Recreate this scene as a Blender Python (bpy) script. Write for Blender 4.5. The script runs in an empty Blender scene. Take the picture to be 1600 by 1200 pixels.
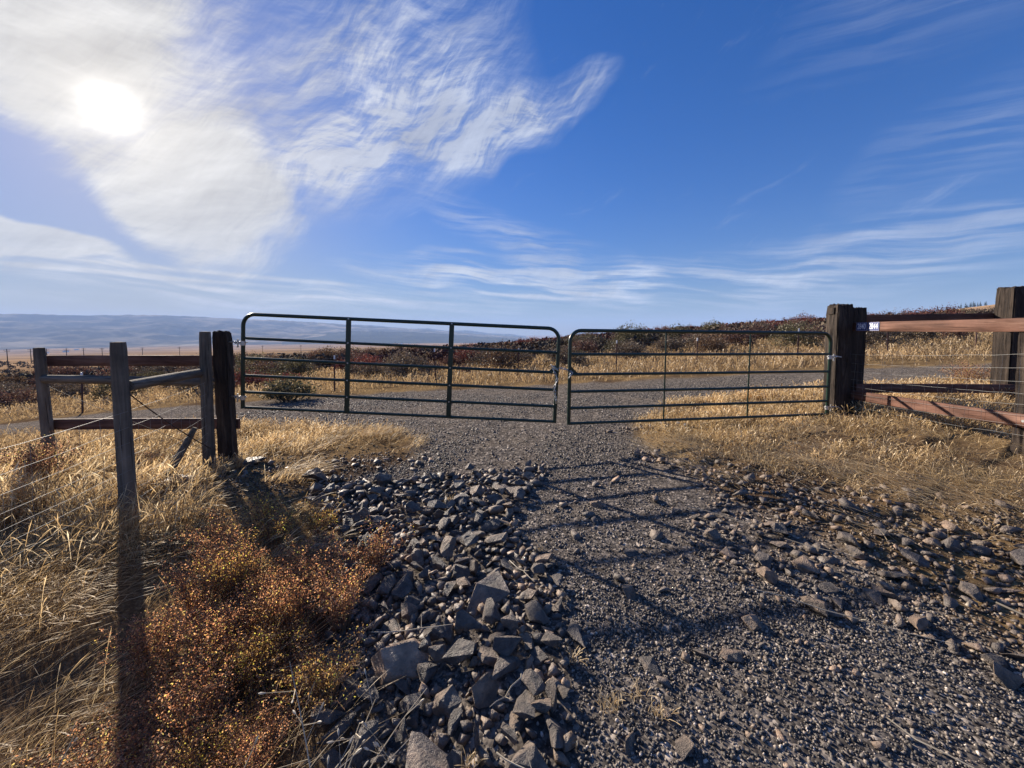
import bpy, bmesh, math, random
import numpy as np
from mathutils import Vector, Matrix, Euler

R = math.radians
random.seed(7)
rng = np.random.default_rng(11)
scene = bpy.context.scene
COL = scene.collection

# ------------------------------------------------------------------ camera
EYE = 1.6
cam_d = bpy.data.cameras.new("camera")
cam_d.sensor_width = 36.0
cam_d.lens = 36.0 * 601 / 1600
cam_d.clip_start = 0.05
cam_d.clip_end = 90000
cam = bpy.data.objects.new("camera", cam_d)
cam.location = (0, 0, EYE)
cam.rotation_euler = (R(90 - 3.4), 0, 0)
cam_d.shift_y = -46.0 / 1600
COL.objects.link(cam)
scene.camera = cam

# ------------------------------------------------------------------ sun, sky, exposure
SUN_AZ, SUN_EL = -45.2, 21.6
sd = Vector((math.sin(R(SUN_AZ)) * math.cos(R(SUN_EL)), math.cos(R(SUN_AZ)) * math.cos(R(SUN_EL)), math.sin(R(SUN_EL))))
sun_d = bpy.data.lights.new("sun", 'SUN')
sun_d.energy = 5.0
sun_d.angle = R(0.6)
sun_d.color = (1.0, 0.88, 0.74)
sun = bpy.data.objects.new("sun", sun_d)
sun.rotation_euler = (-sd).to_track_quat('-Z', 'Y').to_euler()
sun.location = sd * 50
COL.objects.link(sun)

scene.view_settings.view_transform = 'Standard'
scene.view_settings.look = 'None'
scene.view_settings.gamma = 1
scene.view_settings.exposure = 1.1
scene.view_settings.use_curve_mapping = False
scene.render.engine = 'CYCLES'
scene.cycles.use_denoising = True
scene.cycles.max_bounces = 6
scene.cycles.diffuse_bounces = 3
scene.cycles.transmission_bounces = 4
scene.cycles.volume_bounces = 1
scene.cycles.caustics_reflective = False
scene.cycles.caustics_refractive = False


class NT:
    """small node-tree writer"""
    def __init__(self, tree):
        self.t = tree
        tree.nodes.clear()

    def n(self, kind, **kw):
        nd = self.t.nodes.new(kind)
        ins = kw.pop('ins', {})
        for k, v in kw.items():
            setattr(nd, k, v)
        for k, v in ins.items():
            self.put(nd.inputs[k], v)
        return nd

    def put(self, sock, v):
        if hasattr(v, 'is_output') or isinstance(v, bpy.types.NodeSocket):
            self.t.links.new(v, sock)
        else:
            sock.default_value = v

    def math(self, op, a, b=None, c=None, clamp=False):
        nd = self.t.nodes.new('ShaderNodeMath')
        nd.operation = op
        nd.use_clamp = clamp
        self.put(nd.inputs[0], a)
        if b is not None:
            self.put(nd.inputs[1], b)
        if c is not None:
            self.put(nd.inputs[2], c)
        return nd.outputs[0]

    def mix(self, f, a, b, mode='MIX'):
        nd = self.t.nodes.new('ShaderNodeMix')
        nd.data_type = 'RGBA'
        nd.blend_type = mode
        nd.clamp_factor = True
        self.put(nd.inputs[0], f)
        self.put(nd.inputs[6], a if not isinstance(a, tuple) else (*a[:3], 1))
        self.put(nd.inputs[7], b if not isinstance(b, tuple) else (*b[:3], 1))
        return nd.outputs[2]

    def ramp(self, f, stops, interp='LINEAR'):
        nd = self.t.nodes.new('ShaderNodeValToRGB')
        nd.color_ramp.interpolation = interp
        el = nd.color_ramp.elements
        while len(el) < len(stops):
            el.new(0.5)
        for e, (p, c) in zip(el, stops):
            e.position = p
            e.color = (*c, 1) if not isinstance(c, (int, float)) else (c, c, c, 1)
        self.put(nd.inputs[0], f)
        return nd.outputs[0]

    def smooth(self, v, lo, hi, a=0.0, b=1.0):
        nd = self.t.nodes.new('ShaderNodeMapRange')
        nd.interpolation_type = 'SMOOTHSTEP'
        self.put(nd.inputs[0], v)
        for i, q in ((1, lo), (2, hi), (3, a), (4, b)):
            self.put(nd.inputs[i], q)
        return nd.outputs[0]

    def noise(self, vec, scale, detail=4, rough=0.55, dist=0.0, out=0):
        nd = self.t.nodes.new('ShaderNodeTexNoise')
        if vec is not None:
            self.put(nd.inputs['Vector'], vec)
        nd.inputs['Scale'].default_value = scale
        nd.inputs['Detail'].default_value = detail
        nd.inputs['Roughness'].default_value = rough
        nd.inputs['Distortion'].default_value = dist
        return nd.outputs[out]

    def mapping(self, vec, loc=(0, 0, 0), rot=(0, 0, 0), scale=(1, 1, 1), kind='POINT'):
        nd = self.t.nodes.new('ShaderNodeMapping')
        nd.vector_type = kind
        self.put(nd.inputs['Vector'], vec)
        nd.inputs['Location'].default_value = loc
        nd.inputs['Rotation'].default_value = rot
        nd.inputs['Scale'].default_value = scale
        return nd.outputs[0]


world = bpy.data.worlds.new("World")
scene.world = world
world.use_nodes = True
W = NT(world.node_tree)
SKY_STRENGTH = 0.055
sky = W.n('ShaderNodeTexSky', sky_type='NISHITA', sun_disc=False, sun_elevation=R(SUN_EL), sun_rotation=R(SUN_AZ),
          altitude=700, air_density=1.0, dust_density=0.6, ozone_density=2.6)
tc = W.n('ShaderNodeTexCoord')
gen = tc.outputs['Generated']
sep = W.n('ShaderNodeSeparateXYZ', ins={0: gen})
DX, DY, DZ = sep.outputs
az = W.math('MULTIPLY', W.math('ARCTAN2', DX, DY), 57.29578)
el = W.math('MULTIPLY', W.math('ARCSINE', DZ), 57.29578 * 0.962)
P0 = W.n('ShaderNodeCombineXYZ', ins={0: az, 1: el, 2: 0.0}).outputs[0]
# angle from the sun in degrees
dotn = W.n('ShaderNodeVectorMath', operation='DOT_PRODUCT', ins={0: gen, 1: tuple(sd)}).outputs['Value']
theta = W.math('MULTIPLY', W.math('ARCCOSINE', W.math('MINIMUM', dotn, 0.999999)), 57.29578)
# graded blue of the clear sky
blue = W.n('ShaderNodeHueSaturation', ins={'Saturation': 1.38, 'Value': 1.12, 'Hue': 0.506, 'Color': sky.outputs[0]}).outputs[0]
blue = W.mix(1.0, blue, (0.96, 1.03, 1.33), 'MULTIPLY')
lum = W.n('ShaderNodeRGBToBW', ins={0: blue}).outputs[0]
dim = W.math('DIVIDE', 1.0, W.math('ADD', 1.0, W.math('DIVIDE', lum, 5.5)))
blue = W.mix(1.0, blue, W.n('ShaderNodeCombineXYZ', ins={0: dim, 1: dim, 2: dim}).outputs[0], 'MULTIPLY')
# swirl the sky coordinates before cutting cloud shapes
wn = W.noise(P0, 0.08, 2, 0.5, 0.0, out=1)
wv = W.n('ShaderNodeVectorMath', operation='SUBTRACT', ins={0: wn, 1: (0.5, 0.5, 0.5)}).outputs[0]
wv = W.n('ShaderNodeVectorMath', operation='MULTIPLY', ins={0: wv, 1: (11.0, 8.0, 0)}).outputs[0]
P = W.n('ShaderNodeVectorMath', operation='ADD', ins={0: P0, 1: wv}).outputs[0]


PF = W.n('ShaderNodeVectorMath', operation='ADD', ins={0: P0, 1: W.n('ShaderNodeVectorMath', operation='SCALE', ins={0: wv, 'Scale': 0.7}).outputs[0]}).outputs[0]


def ell(c, r, ang, strength, P=P):
    """soft ellipse in sky coordinates: strength at the centre, 0 at the rim"""
    q = W.mapping(P, loc=(c[0], c[1], 0), rot=(0, 0, R(ang)), scale=(r[0], r[1], 1), kind='TEXTURE')
    ln = W.n('ShaderNodeVectorMath', operation='LENGTH', ins={0: q}).outputs['Value']
    v = W.math('SUBTRACT', 1.0, ln)
    v = W.math('MAXIMUM', v, 0.0)
    return W.math('MULTIPLY', v, strength)


def streak(ang, along, across, detail=8, dist=0.3, rough=0.62):
    """cirrus fibres: noise drawn out along one direction (sizes in degrees)"""
    v = W.mapping(PF, rot=(0, 0, R(ang)), scale=(along, across, 1), kind='TEXTURE')
    return W.noise(v, 1.0, detail, rough, dist)


fan = streak(28, 12, 3.0, 12, 0.35, 0.66)
fine = streak(48, 6.0, 0.9, 14, 0.3, 0.72)
fine2 = streak(6, 6.5, 1.0, 14, 0.3, 0.72)
fine = W.math('ADD', W.math('MULTIPLY', fine, 0.5), W.math('MULTIPLY', fine2, 0.5))
soft_ = streak(24, 13, 5.0, 6, 0.4, 0.5)
flat = W.noise(W.mapping(W.n('ShaderNodeVectorMath', operation='ADD', ins={0: P0, 1: W.n('ShaderNodeVectorMath', operation='SCALE', ins={0: wv, 'Scale': 0.3}).outputs[0]}).outputs[0], rot=(0, 0, R(-5)), scale=(16, 1.1, 1), kind='TEXTURE'), 1.0, 9, 0.62, 0.25)
dense = W.math('ADD', ell((-47, 25), (22, 21), -20, 2.4), ell((-36.5, 14.8), (13, 9), 28, 2.6))
dense = W.math('ADD', dense, ell((-60, 32), (22, 22), 0, 2.0))
dense = W.math('SUBTRACT', dense, ell((-51.5, 12.2), (14, 5.0), -34, 3.4))
wisp = W.math('ADD', ell((-18, 29), (24, 15), 20, 1.5), ell((1, 26.5), (17, 3.8), 21, 2.3))
wisp = W.math('ADD', wisp, ell((-23, 20.5), (14, 6), 32, 1.5))
wisp = W.math('ADD', wisp, ell((-9, 28), (8, 6), 45, 1.0))
lowl = ell((-52, 8.6), (10, 2.3), -12, 3.4)
band = W.math('ADD', ell((-2, 7.4), (26, 3.4), -3, 1.2), ell((30, 6.6), (42, 4.2), 4, 0.95))
band = W.math('ADD', band, ell((2, 12), (22, 3.6), -18, 0.55))
band = W.math('ADD', band, ell((-36, 4.6), (40, 2.6), -2, 0.9))
band = W.math('ADD', band, ell((50, 17), (13, 5), 22, 0.2))
band = W.math('ADD', band, ell((47, 29), (18, 6), 8, 0.16))
trail = W.math('ADD', ell((-40, 6.6), (26, .42), -1.5, 1.0, P0), ell((-44, 5.7), (20, .34), -1.0, 1.0, P0))
trail = W.math('ADD', trail, ell((-26, 4.4), (34, .40), -1.8, .9, P0))
trail = W.math('ADD', trail, ell((-14, 3.4), (20, .5), -3, .8, P0))
trail = W.math('ADD', trail, ell((8, 4.6), (20, .45), -4, .7, P0))
# cirrus going on behind and above the frame
els = W.math('MULTIPLY', W.smooth(W.math('ABSOLUTE', az), 60, 95), W.smooth(el, 8, 22))
high = W.smooth(el, 46, 62)
gen_c = W.math('MULTIPLY', W.math('MAXIMUM', els, high), 0.25)

mixn = W.math('ADD', W.math('MULTIPLY', fan, 0.5), W.math('MULTIPLY', fine, 0.5))
d1 = W.smooth(W.math('ADD', dense, W.math('MULTIPLY', W.math('SUBTRACT', mixn, 0.5), 5.0)), 0.15, 2.2)
d1 = W.math('MULTIPLY', d1, W.smooth(dense, 0.0, 0.2))
d2 = W.math('MULTIPLY', wisp, W.smooth(mixn, 0.38, 0.68, 0.10, 1.0))
d3 = W.smooth(W.math('ADD', lowl, W.math('MULTIPLY', W.math('SUBTRACT', fan, 0.5), 1.8)), 0.15, 1.0, 0, 0.92)
d4 = W.math('MULTIPLY', band, W.smooth(flat, 0.38, 0.64))
d5 = W.math('MULTIPLY', gen_c, W.smooth(mixn, 0.42, 0.70))
dens = W.math('MAXIMUM', d1, d3)
dens = W.math('MAXIMUM', dens, W.math('MINIMUM', d2, 0.85))
dens = W.math('ADD', dens, W.math('MULTIPLY', d4, 1.1))
dens = W.math('ADD', dens, W.math('MULTIPLY', trail, W.smooth(flat, 0.3, 0.6, 0.3, 0.9)))
dens = W.math('ADD', dens, d5, clamp=True)
tex = W.math('ADD', 0.86, W.math('ADD', W.math('MULTIPLY', W.math('SUBTRACT', fine, 0.5), 0.7), W.math('MULTIPLY', W.math('SUBTRACT', soft_, 0.5), 0.9)))
near = W.smooth(theta, 3, 42)
ccol = W.mix(near, (0.42, 0.408, 0.385), (0.345, 0.37, 0.42))
ccol = W.mix(1.0, ccol, W.n('ShaderNodeCombineXYZ', ins={0: tex, 1: tex, 2: tex}).outputs[0], 'MULTIPLY')
ccol = W.mix(1.0, ccol, (1.0 / SKY_STRENGTH,) * 3, 'MULTIPLY')
col = W.mix(W.math('MULTIPLY', dens, 0.90), blue, ccol)
# aureole: the sun shining through the thin cloud
g1 = W.math('EXPONENT', W.math('MULTIPLY', W.math('POWER', W.math('DIVIDE', theta, 1.7), 2.0), -1.0))
g2 = W.math('EXPONENT', W.math('DIVIDE', theta, -4.2))
core = W.mix(1.0, (1.0, 0.97, 0.90), W.n('ShaderNodeCombineXYZ', ins={0: g1, 1: g1, 2: g1}).outputs[0], 'MULTIPLY')
core = W.mix(1.0, core, (0.45 / SKY_STRENGTH,) * 3, 'MULTIPLY')
halo = W.mix(1.0, (1.0, 0.86, 0.66), W.n('ShaderNodeCombineXYZ', ins={0: g2, 1: g2, 2: g2}).outputs[0], 'MULTIPLY')
halo = W.mix(1.0, halo, (0.18 / SKY_STRENGTH,) * 3, 'MULTIPLY')
col = W.mix(1.0, col, core, 'ADD')
col = W.mix(1.0, col, halo, 'ADD')
bg = W.n('ShaderNodeBackground', ins={'Color': col, 'Strength': SKY_STRENGTH})
out = W.n('ShaderNodeOutputWorld', ins={0: bg.outputs[0]})
world.cycles.sampling_method = 'MANUAL'
world.cycles.sample_map_resolution = 1024

# ------------------------------------------------------------------ helpers


def tag(o, label=None, cat=None, group=None, kind=None):
    if label:
        o["label"] = label
    if cat:
        o["category"] = cat
    if group:
        o["group"] = group
    if kind:
        o["kind"] = kind
    return o


def empty(name, loc=(0, 0, 0), rot=(0, 0, 0)):
    o = bpy.data.objects.new(name, None)
    o.empty_display_size = 0.1
    o.location = loc
    o.rotation_euler = rot
    COL.objects.link(o)
    return o


def link(name, me, parent=None, mat=None):
    if mat is not None and not me.materials:
        me.materials.append(mat)
    o = bpy.data.objects.new(name, me)
    COL.objects.link(o)
    if parent is not None:
        o.parent = parent
    return o


def np_mesh(name, V, F, mat=None, attrs=None, smooth=False):
    """V (n,3); F (m,k) all faces with k corners; attrs {name: per-vertex floats}"""
    V = np.ascontiguousarray(V, dtype=np.float32)
    F = np.ascontiguousarray(F, dtype=np.int32)
    me = bpy.data.meshes.new(name)
    m, k = F.shape
    me.vertices.add(len(V))
    me.vertices.foreach_set("co", V.ravel())
    me.loops.add(m * k)
    me.loops.foreach_set("vertex_index", F.ravel())
    me.polygons.add(m)
    me.polygons.foreach_set("loop_start", np.arange(0, m * k, k, dtype=np.int32))
    me.polygons.foreach_set("loop_total", np.full(m, k, dtype=np.int32))
    if smooth:
        me.polygons.foreach_set("use_smooth", np.ones(m, dtype=bool))
    me.update(calc_edges=True)
    for an, av in (attrs or {}).items():
        at = me.attributes.new(an, 'FLOAT', 'POINT')
        at.data.foreach_set("value", np.ascontiguousarray(av, dtype=np.float32))
    if mat is not None:
        me.materials.append(mat)
    return me


def hash2(ix, iy, seed):
    h = (ix.astype(np.int64) * 374761393 + iy.astype(np.int64) * 668265263 + seed * 1442695041) & 0xffffffff
    h = ((h ^ (h >> 13)) * 1274126177) & 0xffffffff
    h = h ^ (h >> 16)
    return (h & 0xffff) / 65535.0


def vnoise(x, y, seed=0):
    x = np.asarray(x, float)
    y = np.asarray(y, float)
    ix, iy = np.floor(x), np.floor(y)
    fx, fy = x - ix, y - iy
    fx, fy = fx * fx * (3 - 2 * fx), fy * fy * (3 - 2 * fy)
    a, b = hash2(ix, iy, seed), hash2(ix + 1, iy, seed)
    c, d = hash2(ix, iy + 1, seed), hash2(ix + 1, iy + 1, seed)
    return (a * (1 - fx) + b * fx) * (1 - fy) + (c * (1 - fx) + d * fx) * fy


def fbm(x, y, seed=0, oct=4):
    s, a, t = 0.0, 0.5, 0.0
    for i in range(oct):
        s = s + a * vnoise(np.asarray(x) * 2 ** i + 17.3 * i, np.asarray(y) * 2 ** i + 9.1 * i, seed + i)
        t += a
        a *= 0.5
    return s / t


def sstep(a, b, x):
    t = np.clip((np.asarray(x, float) - a) / (b - a), 0, 1)
    return t * t * (3 - 2 * t)


# ------------------------------------------------------------------ the lie of the land
CP = np.array([
    (0, 0, 0), (0, 2, 0), (0, 3.5, 0), (0, 5, 0), (1.5, 3, .03), (1.5, 1, .0), (3, 3, .12), (4.9, 5.9, .25), (4, 1.5, .08), (5.2, 3.7, .36), (6.5, 2.5, .4),
    (7.9, 6.1, .52), (9, 4, .55), (2.5, 5.4, .10), (-1.2, 5, -.04), (-2.3, 4.2, -.08), (-0.9, 2.2, -.12), (-1.5, 2.6, -.2), (-0.8, 1.2, -.2), (-1.6, 1.4, -.32),
    (-3.85, 5.1, -.14), (-3.65, 3.5, -.11), (-2.4, 2.6, -.2), (-3, 1.5, -.28), (-5, 2.5, -.2), (-6.3, 5.1, -.18), (-9, 4, -.3), (-5, 0, -.35), (5, -1, .1),
    (-10, 8, -.4), (-6, 9, -.3), (-3, 9, -.2), (0, 8, -.04), (0, 10.5, -.12), (4, 10.5, .06), (8, 10.5, .28), (14, 11, .52),
    (-13, 12.5, -.9), (-6, 13.2, -.42), (-3, 15, -.32), (0.2, 16, -.34), (4.3, 16, 0), (7.7, 16, .13), (11.9, 16, .48), (15, 15.6, .62), (19, 16, .84),
    (0, 25, -.55), (-10, 25, -1.0), (-22, 25, -1.7), (12, 25, .5), (26, 24, 1.3), (0, 45, -.8), (-20, 45, -1.9), (-45, 45, -3.4), (22, 45, 1.2), (50, 45, 2.8),
    (0, 80, -1.2), (12, 80, -.4), (-30, 80, -4.8), (-80, 80, -9), (45, 80, 2.2), (80, 80, 4.6), (-45, 20, -3.2), (-80, 20, -6.5), (45, 5, 2.0), (80, 20, 3.5),
    (-40, -20, -3), (40, -20, 2), (0, -30, .5), (0, -80, 1.5), (-80, -60, -6), (80, -60, 4), (-20, 10, -1.7), (-14, 5, -.8), (20, 6, .95)], float)


def _tps(A, B):
    d = np.sqrt(((A[:, None, :] - B[None, :, :]) ** 2).sum(2))
    return d


_n = len(CP)
_K = np.zeros((_n + 3, _n + 3))
_K[:_n, :_n] = -_tps(CP[:, :2], CP[:, :2]) - 0.12 * np.eye(_n) * 0
_K[:_n, _n] = 1
_K[:_n, _n + 1:] = CP[:, :2]
_K[_n, :_n] = 1
_K[_n + 1:, :_n] = CP[:, :2].T
_S = np.linalg.solve(_K, np.concatenate([CP[:, 2], np.zeros(3)]))


def near_h(x, y):
    x = np.atleast_1d(np.asarray(x, float)).ravel()
    y = np.atleast_1d(np.asarray(y, float)).ravel()
    o = np.empty(len(x))
    for i in range(0, len(x), 20000):
        Q = np.stack([x[i:i + 20000], y[i:i + 20000]], 1)
        o[i:i + 20000] = -_tps(Q, CP[:, :2]) @ _S[:_n] + _S[_n] + Q @ _S[_n + 1:]
    return o


FAR_AZ = np.array([-180, -120, -75, -45, -25, -10, 0, 8, 16, 26, 38, 48, 56, 75, 120, 180], float)
FAR_S1 = np.array([.02, .0, .0, .0, .0, .0, -.004, -.004, .000, .008, .030, .036, .036, .03, .03, .02])
FAR_L = np.array([0, .4, 1, 1, 1, .85, .55, .25, .0, 0, 0, 0, 0, 0, 0, 0])
LR = np.array([0, 60, 130, 300, 500, 700, 2000, 5000, 9000, 40000], float)
LZ = np.array([0, -4.0, -9.0, -18.0, -25.5, -32.5, -85, -182, -255, -262], float)


def far_h(x, y):
    r = np.hypot(x, y)
    a = np.degrees(np.arctan2(x, y))
    s = np.interp(a, FAR_AZ, FAR_S1)
    down = s * 520 * (1 - np.exp(-r / 520)) + np.interp(a, FAR_AZ, FAR_L) * np.interp(r, LR, LZ)
    down = down - (s > -1) * (1 - np.interp(a, FAR_AZ, FAR_L)) * 255 * sstep(1500, 9000, r)
    # a bare hill with pines far to the right
    hill = 36 * np.exp(-((a - 58) / 13.0) ** 2) * sstep(350, 1000, r) * (1 - 0.9 * sstep(1200, 2600, r))
    valley = np.minimum(down + hill, 1e9)
    bump = (fbm(x / 90, y / 90, 5, 3) - .5) * np.clip(r / 60, 0, 3.0)
    return valley + bump * np.clip(1 - np.interp(a, FAR_AZ, FAR_L) * .8, .2, 1)


def ground_h(x, y, micro=True):
    x = np.atleast_1d(np.asarray(x, float)).ravel()
    y = np.atleast_1d(np.asarray(y, float)).ravel()
    r = np.hypot(x, y)
    w = sstep(55, 130, r)
    z = np.zeros(len(x))
    m = r < 131
    if m.any():
        z[m] = near_h(x[m], y[m]) * (1 - w[m])
    z = z + far_h(x, y) * w
    if micro:
        g = gravel_mask(x, y)
        z = z + (fbm(x * 2.2, y * 2.2, 3, 4) - .5) * (0.10 * (1 - g) + 0.03) * (1 - w)
    return z


def gravel_mask(x, y):
    x = np.asarray(x, float)
    y = np.asarray(y, float)
    wob = (fbm(x * 1.3, y * 1.3, 21, 3) - .5) * 0.7
    yl = [-6, 0, 1.2, 1.8, 2.65, 3.4, 4.3, 4.8, 5.8, 6.6, 7.4]
    xl = [-.6, -.5, -.6, -.85, -1.3, -1.65, -1.7, -1.2, -1.35, -2.1, -5.0]
    xr = [3.2, 3.0, 2.5, 2.35, 2.3, 2.0, 1.95, 1.9, 1.8, 2.1, 3.0]
    L, Rr = np.interp(y, yl, xl), np.interp(y, yl, xr)
    drive = sstep(-.18, .18, np.minimum(x - L, Rr - x) + wob * .6) * (y < 8.5)
    ne = np.interp(x, [-40, -10, -6.6, -2, 2, 5, 8, 12, 40], [4.0, 7.1, 7.6, 7.5, 7.6, 8.3, 8.25, 7.9, 5.0])
    fe = np.interp(x, [-40, -10, -4, 1.5, 8, 14, 40], [8.0, 10.6, 11.9, 12.4, 12.5, 12.2, 9.6])
    road = sstep(-.3, .3, np.minimum(y - ne, fe - y) + wob)
    return np.maximum(drive, road)


# ------------------------------------------------------------------ materials


def new_mat(name):
    m = bpy.data.materials.new(name)
    m.use_nodes = True
    return m, NT(m.node_tree)


def finish(N, col, rough=0.8, bump=None, bstr=0.5, bdist=0.02, spec=0.3, metal=0.0, extra=None):
    b = N.n('ShaderNodeBsdfPrincipled')
    N.put(b.inputs['Base Color'], col if not isinstance(col, tuple) else (*col[:3], 1))
    N.put(b.inputs['Roughness'], rough)
    b.inputs['Specular IOR Level'].default_value = spec
    b.inputs['Metallic'].default_value = metal
    if bump is not None:
        bn = N.n('ShaderNodeBump', ins={'Height': bump, 'Strength': bstr, 'Distance': bdist})
        N.put(b.inputs['Normal'], bn.outputs[0])
    sh = b.outputs[0]
    N.n('ShaderNodeOutputMaterial', ins={0: sh})
    return b


def attr(N, name):
    return N.n('ShaderNodeAttribute', attribute_name=name).outputs['Fac']


def objco(N):
    return N.n('ShaderNodeTexCoord').outputs['Object']


def geopos(N):
    return N.n('ShaderNodeNewGeometry').outputs['Position']


def mat_ground():
    m, N = new_mat("ground_soil_and_gravel")
    p = geopos(N)
    g = attr(N, 'gravel')
    v = attr(N, 'valley')
    st = attr(N, 'straw')
    vor = N.n('ShaderNodeTexVoronoi', ins={'Vector': p, 'Scale': 52.0})
    cellc = N.n('ShaderNodeSeparateColor', ins={0: vor.outputs['Color']}).outputs[0]
    big = N.noise(p, 1.7, 5, 0.6)
    gcol = N.ramp(cellc, [(0.0, (.035, .034, .035)), (.45, (.075, .072, .070)), (.8, (.13, .122, .115)), (.93, (.20, .185, .165)), (1.0, (.42, .39, .35))])
    gcol = N.mix(N.smooth(big, .35, .75, 0, .45), gcol, (.125, .108, .088))
    mid_ = N.noise(p, 9.0, 6, .8)
    gcol = N.mix(1, gcol, N.ramp(mid_, [(.32, .45), (.5, 1.0), (.68, 1.7)]), 'MULTIPLY')
    gcol = N.mix(1, gcol, (1.22, 1.13, 1.04), 'MULTIPLY')
    # soil and litter
    n1 = N.noise(p, 26, 8, .78)
    n2 = N.noise(p, 1.1, 4, .6)
    soil = N.ramp(n1, [(.3, (.030, .020, .013)), (.5, (.075, .048, .030)), (.62, (.13, .088, .055)), (.78, (.24, .175, .11))])
    straw = N.ramp(N.noise(p, 33, 5, .75), [(.34, (.07, .045, .022)), (.5, (.19, .125, .06)), (.62, (.36, .255, .13)), (.75, (.5, .38, .21))])
    soil = N.mix(N.math('MULTIPLY', st, N.smooth(n2, .25, .6), clamp=True), soil, straw)
    near = N.mix(g, soil, gcol)
    # far fields of the valley
    pv = N.mapping(p, rot=(0, 0, .5), scale=(.0011, .0035, 0))
    f1 = N.noise(pv, 1.0, 6, .62, .4)
    pf = N.mapping(p, rot=(0, 0, .35), scale=(.0016, .0016, 0))
    fv = N.n('ShaderNodeTexVoronoi', ins={'Vector': pf, 'Scale': 1.0}, distance='CHEBYCHEV')
    fc = N.n('ShaderNodeSeparateColor', ins={0: fv.outputs['Color']}).outputs[0]
    field = N.ramp(fc, [(0, (.045, .042, .028)), (.25, (.12, .09, .055)), (.6, (.19, .14, .085)), (.85, (.13, .095, .055)), (1, (.27, .22, .15))])
    scrub = N.ramp(f1, [(.38, (.025, .024, .018)), (.5, (.085, .062, .040)), (.62, (.20, .15, .095))])
    far = N.mix(1, N.mix(.55, field, scrub), (2.5, 2.2, 2.0), 'MULTIPLY')
    colr = N.mix(v, near, far)
    h1 = N.math('MULTIPLY', N.math('SUBTRACT', 1.0, vor.outputs['Distance']), g)
    h2 = N.math('MULTIPLY', n1, N.math('SUBTRACT', 1.3, g))
    h = N.math('ADD', h1, h2)
    finish(N, colr, .9, h, N.math('MULTIPLY', attr(N, 'relief'), .45), .010, 0.0)
    return m


def mat_rock():
    m, N = new_mat("basalt_rock")
    oi = N.n('ShaderNodeObjectInfo')
    p = objco(N)
    off = N.n('ShaderNodeVectorMath', operation='ADD', ins={0: p, 1: oi.outputs['Random']}).outputs[0]
    n1 = N.noise(off, 3.2, 6, .65)
    n2 = N.noise(off, 22, 5, .7)
    c = N.ramp(n1, [(.28, (.045, .043, .042)), (.5, (.115, .105, .097)), (.7, (.21, .18, .155)), (.85, (.29, .24, .19))])
    rnd = N.math('ADD', oi.outputs['Random'], attr(N, 'tint'))
    rnd = N.math('FRACT', rnd)
    tintc = N.ramp(rnd, [(0, (.66, .67, .70)), (.35, (.92, .92, .93)), (.65, (1.12, 1.07, 1.02)), (.88, (1.4, 1.25, 1.1)), (1, (1.5, 1.27, 1.1))])
    c = N.mix(1, c, tintc, 'MULTIPLY')
    c = N.mix(1, c, (1.30, 1.16, 1.02), 'MULTIPLY')
    c = N.mix(1, c, oi.outputs['Color'], 'MULTIPLY')
    c = N.mix(N.smooth(n2, .58, .72, 0, .35), c, (.22, .20, .175))
    h = N.math('ADD', N.math('MULTIPLY', n1, 1.2), N.math('MULTIPLY', n2, .45))
    finish(N, c, N.smooth(n2, .3, .7, .42, .75), h, .75, .05, .5)
    return m


def mat_pebble():
    m, N = new_mat("crushed_gravel")
    t = attr(N, 'tint')
    c = N.ramp(t, [(0, (.028, .027, .026)), (.4, (.070, .066, .062)), (.7, (.115, .108, .10)), (.88, (.17, .155, .14)), (.965, (.27, .24, .205)), (1, (.52, .49, .45))])
    n = N.noise(geopos(N), 120, 3, .6)
    c = N.mix(1, c, N.ramp(n, [(.3, .75), (.7, 1.25)]), 'MULTIPLY')
    c = N.mix(1, c, (1.24, 1.14, 1.04), 'MULTIPLY')
    finish(N, c, .55, n, .4, .004, .4)
    return m


def mat_leafy(name, stops, trans=.45, rough=.7, use_obj_color=False, pos_scale=None):
    m, N = new_mat(name)
    t = attr(N, 'tint')
    c = N.ramp(t, stops)
    if use_obj_color:
        oi = N.n('ShaderNodeObjectInfo')
        c = N.mix(1, c, oi.outputs['Color'], 'MULTIPLY')
    if pos_scale:
        n = N.noise(geopos(N), pos_scale, 3, .6)
        c = N.mix(1, c, N.ramp(n, [(.3, .6), (.7, 1.3)]), 'MULTIPLY')
    d = N.n('ShaderNodeBsdfDiffuse', ins={'Color': c})
    tr = N.n('ShaderNodeBsdfTranslucent', ins={'Color': c})
    mx = N.n('ShaderNodeMixShader', ins={0: trans, 1: d.outputs[0], 2: tr.outputs[0]})
    gl = N.n('ShaderNodeBsdfGlossy', ins={'Color': (1, 1, 1, 1), 'Roughness': .5})
    mx2 = N.n('ShaderNodeMixShader', ins={0: .03, 1: mx.outputs[0], 2: gl.outputs[0]})
    N.n('ShaderNodeOutputMaterial', ins={0: mx2.outputs[0]})
    return m


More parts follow.
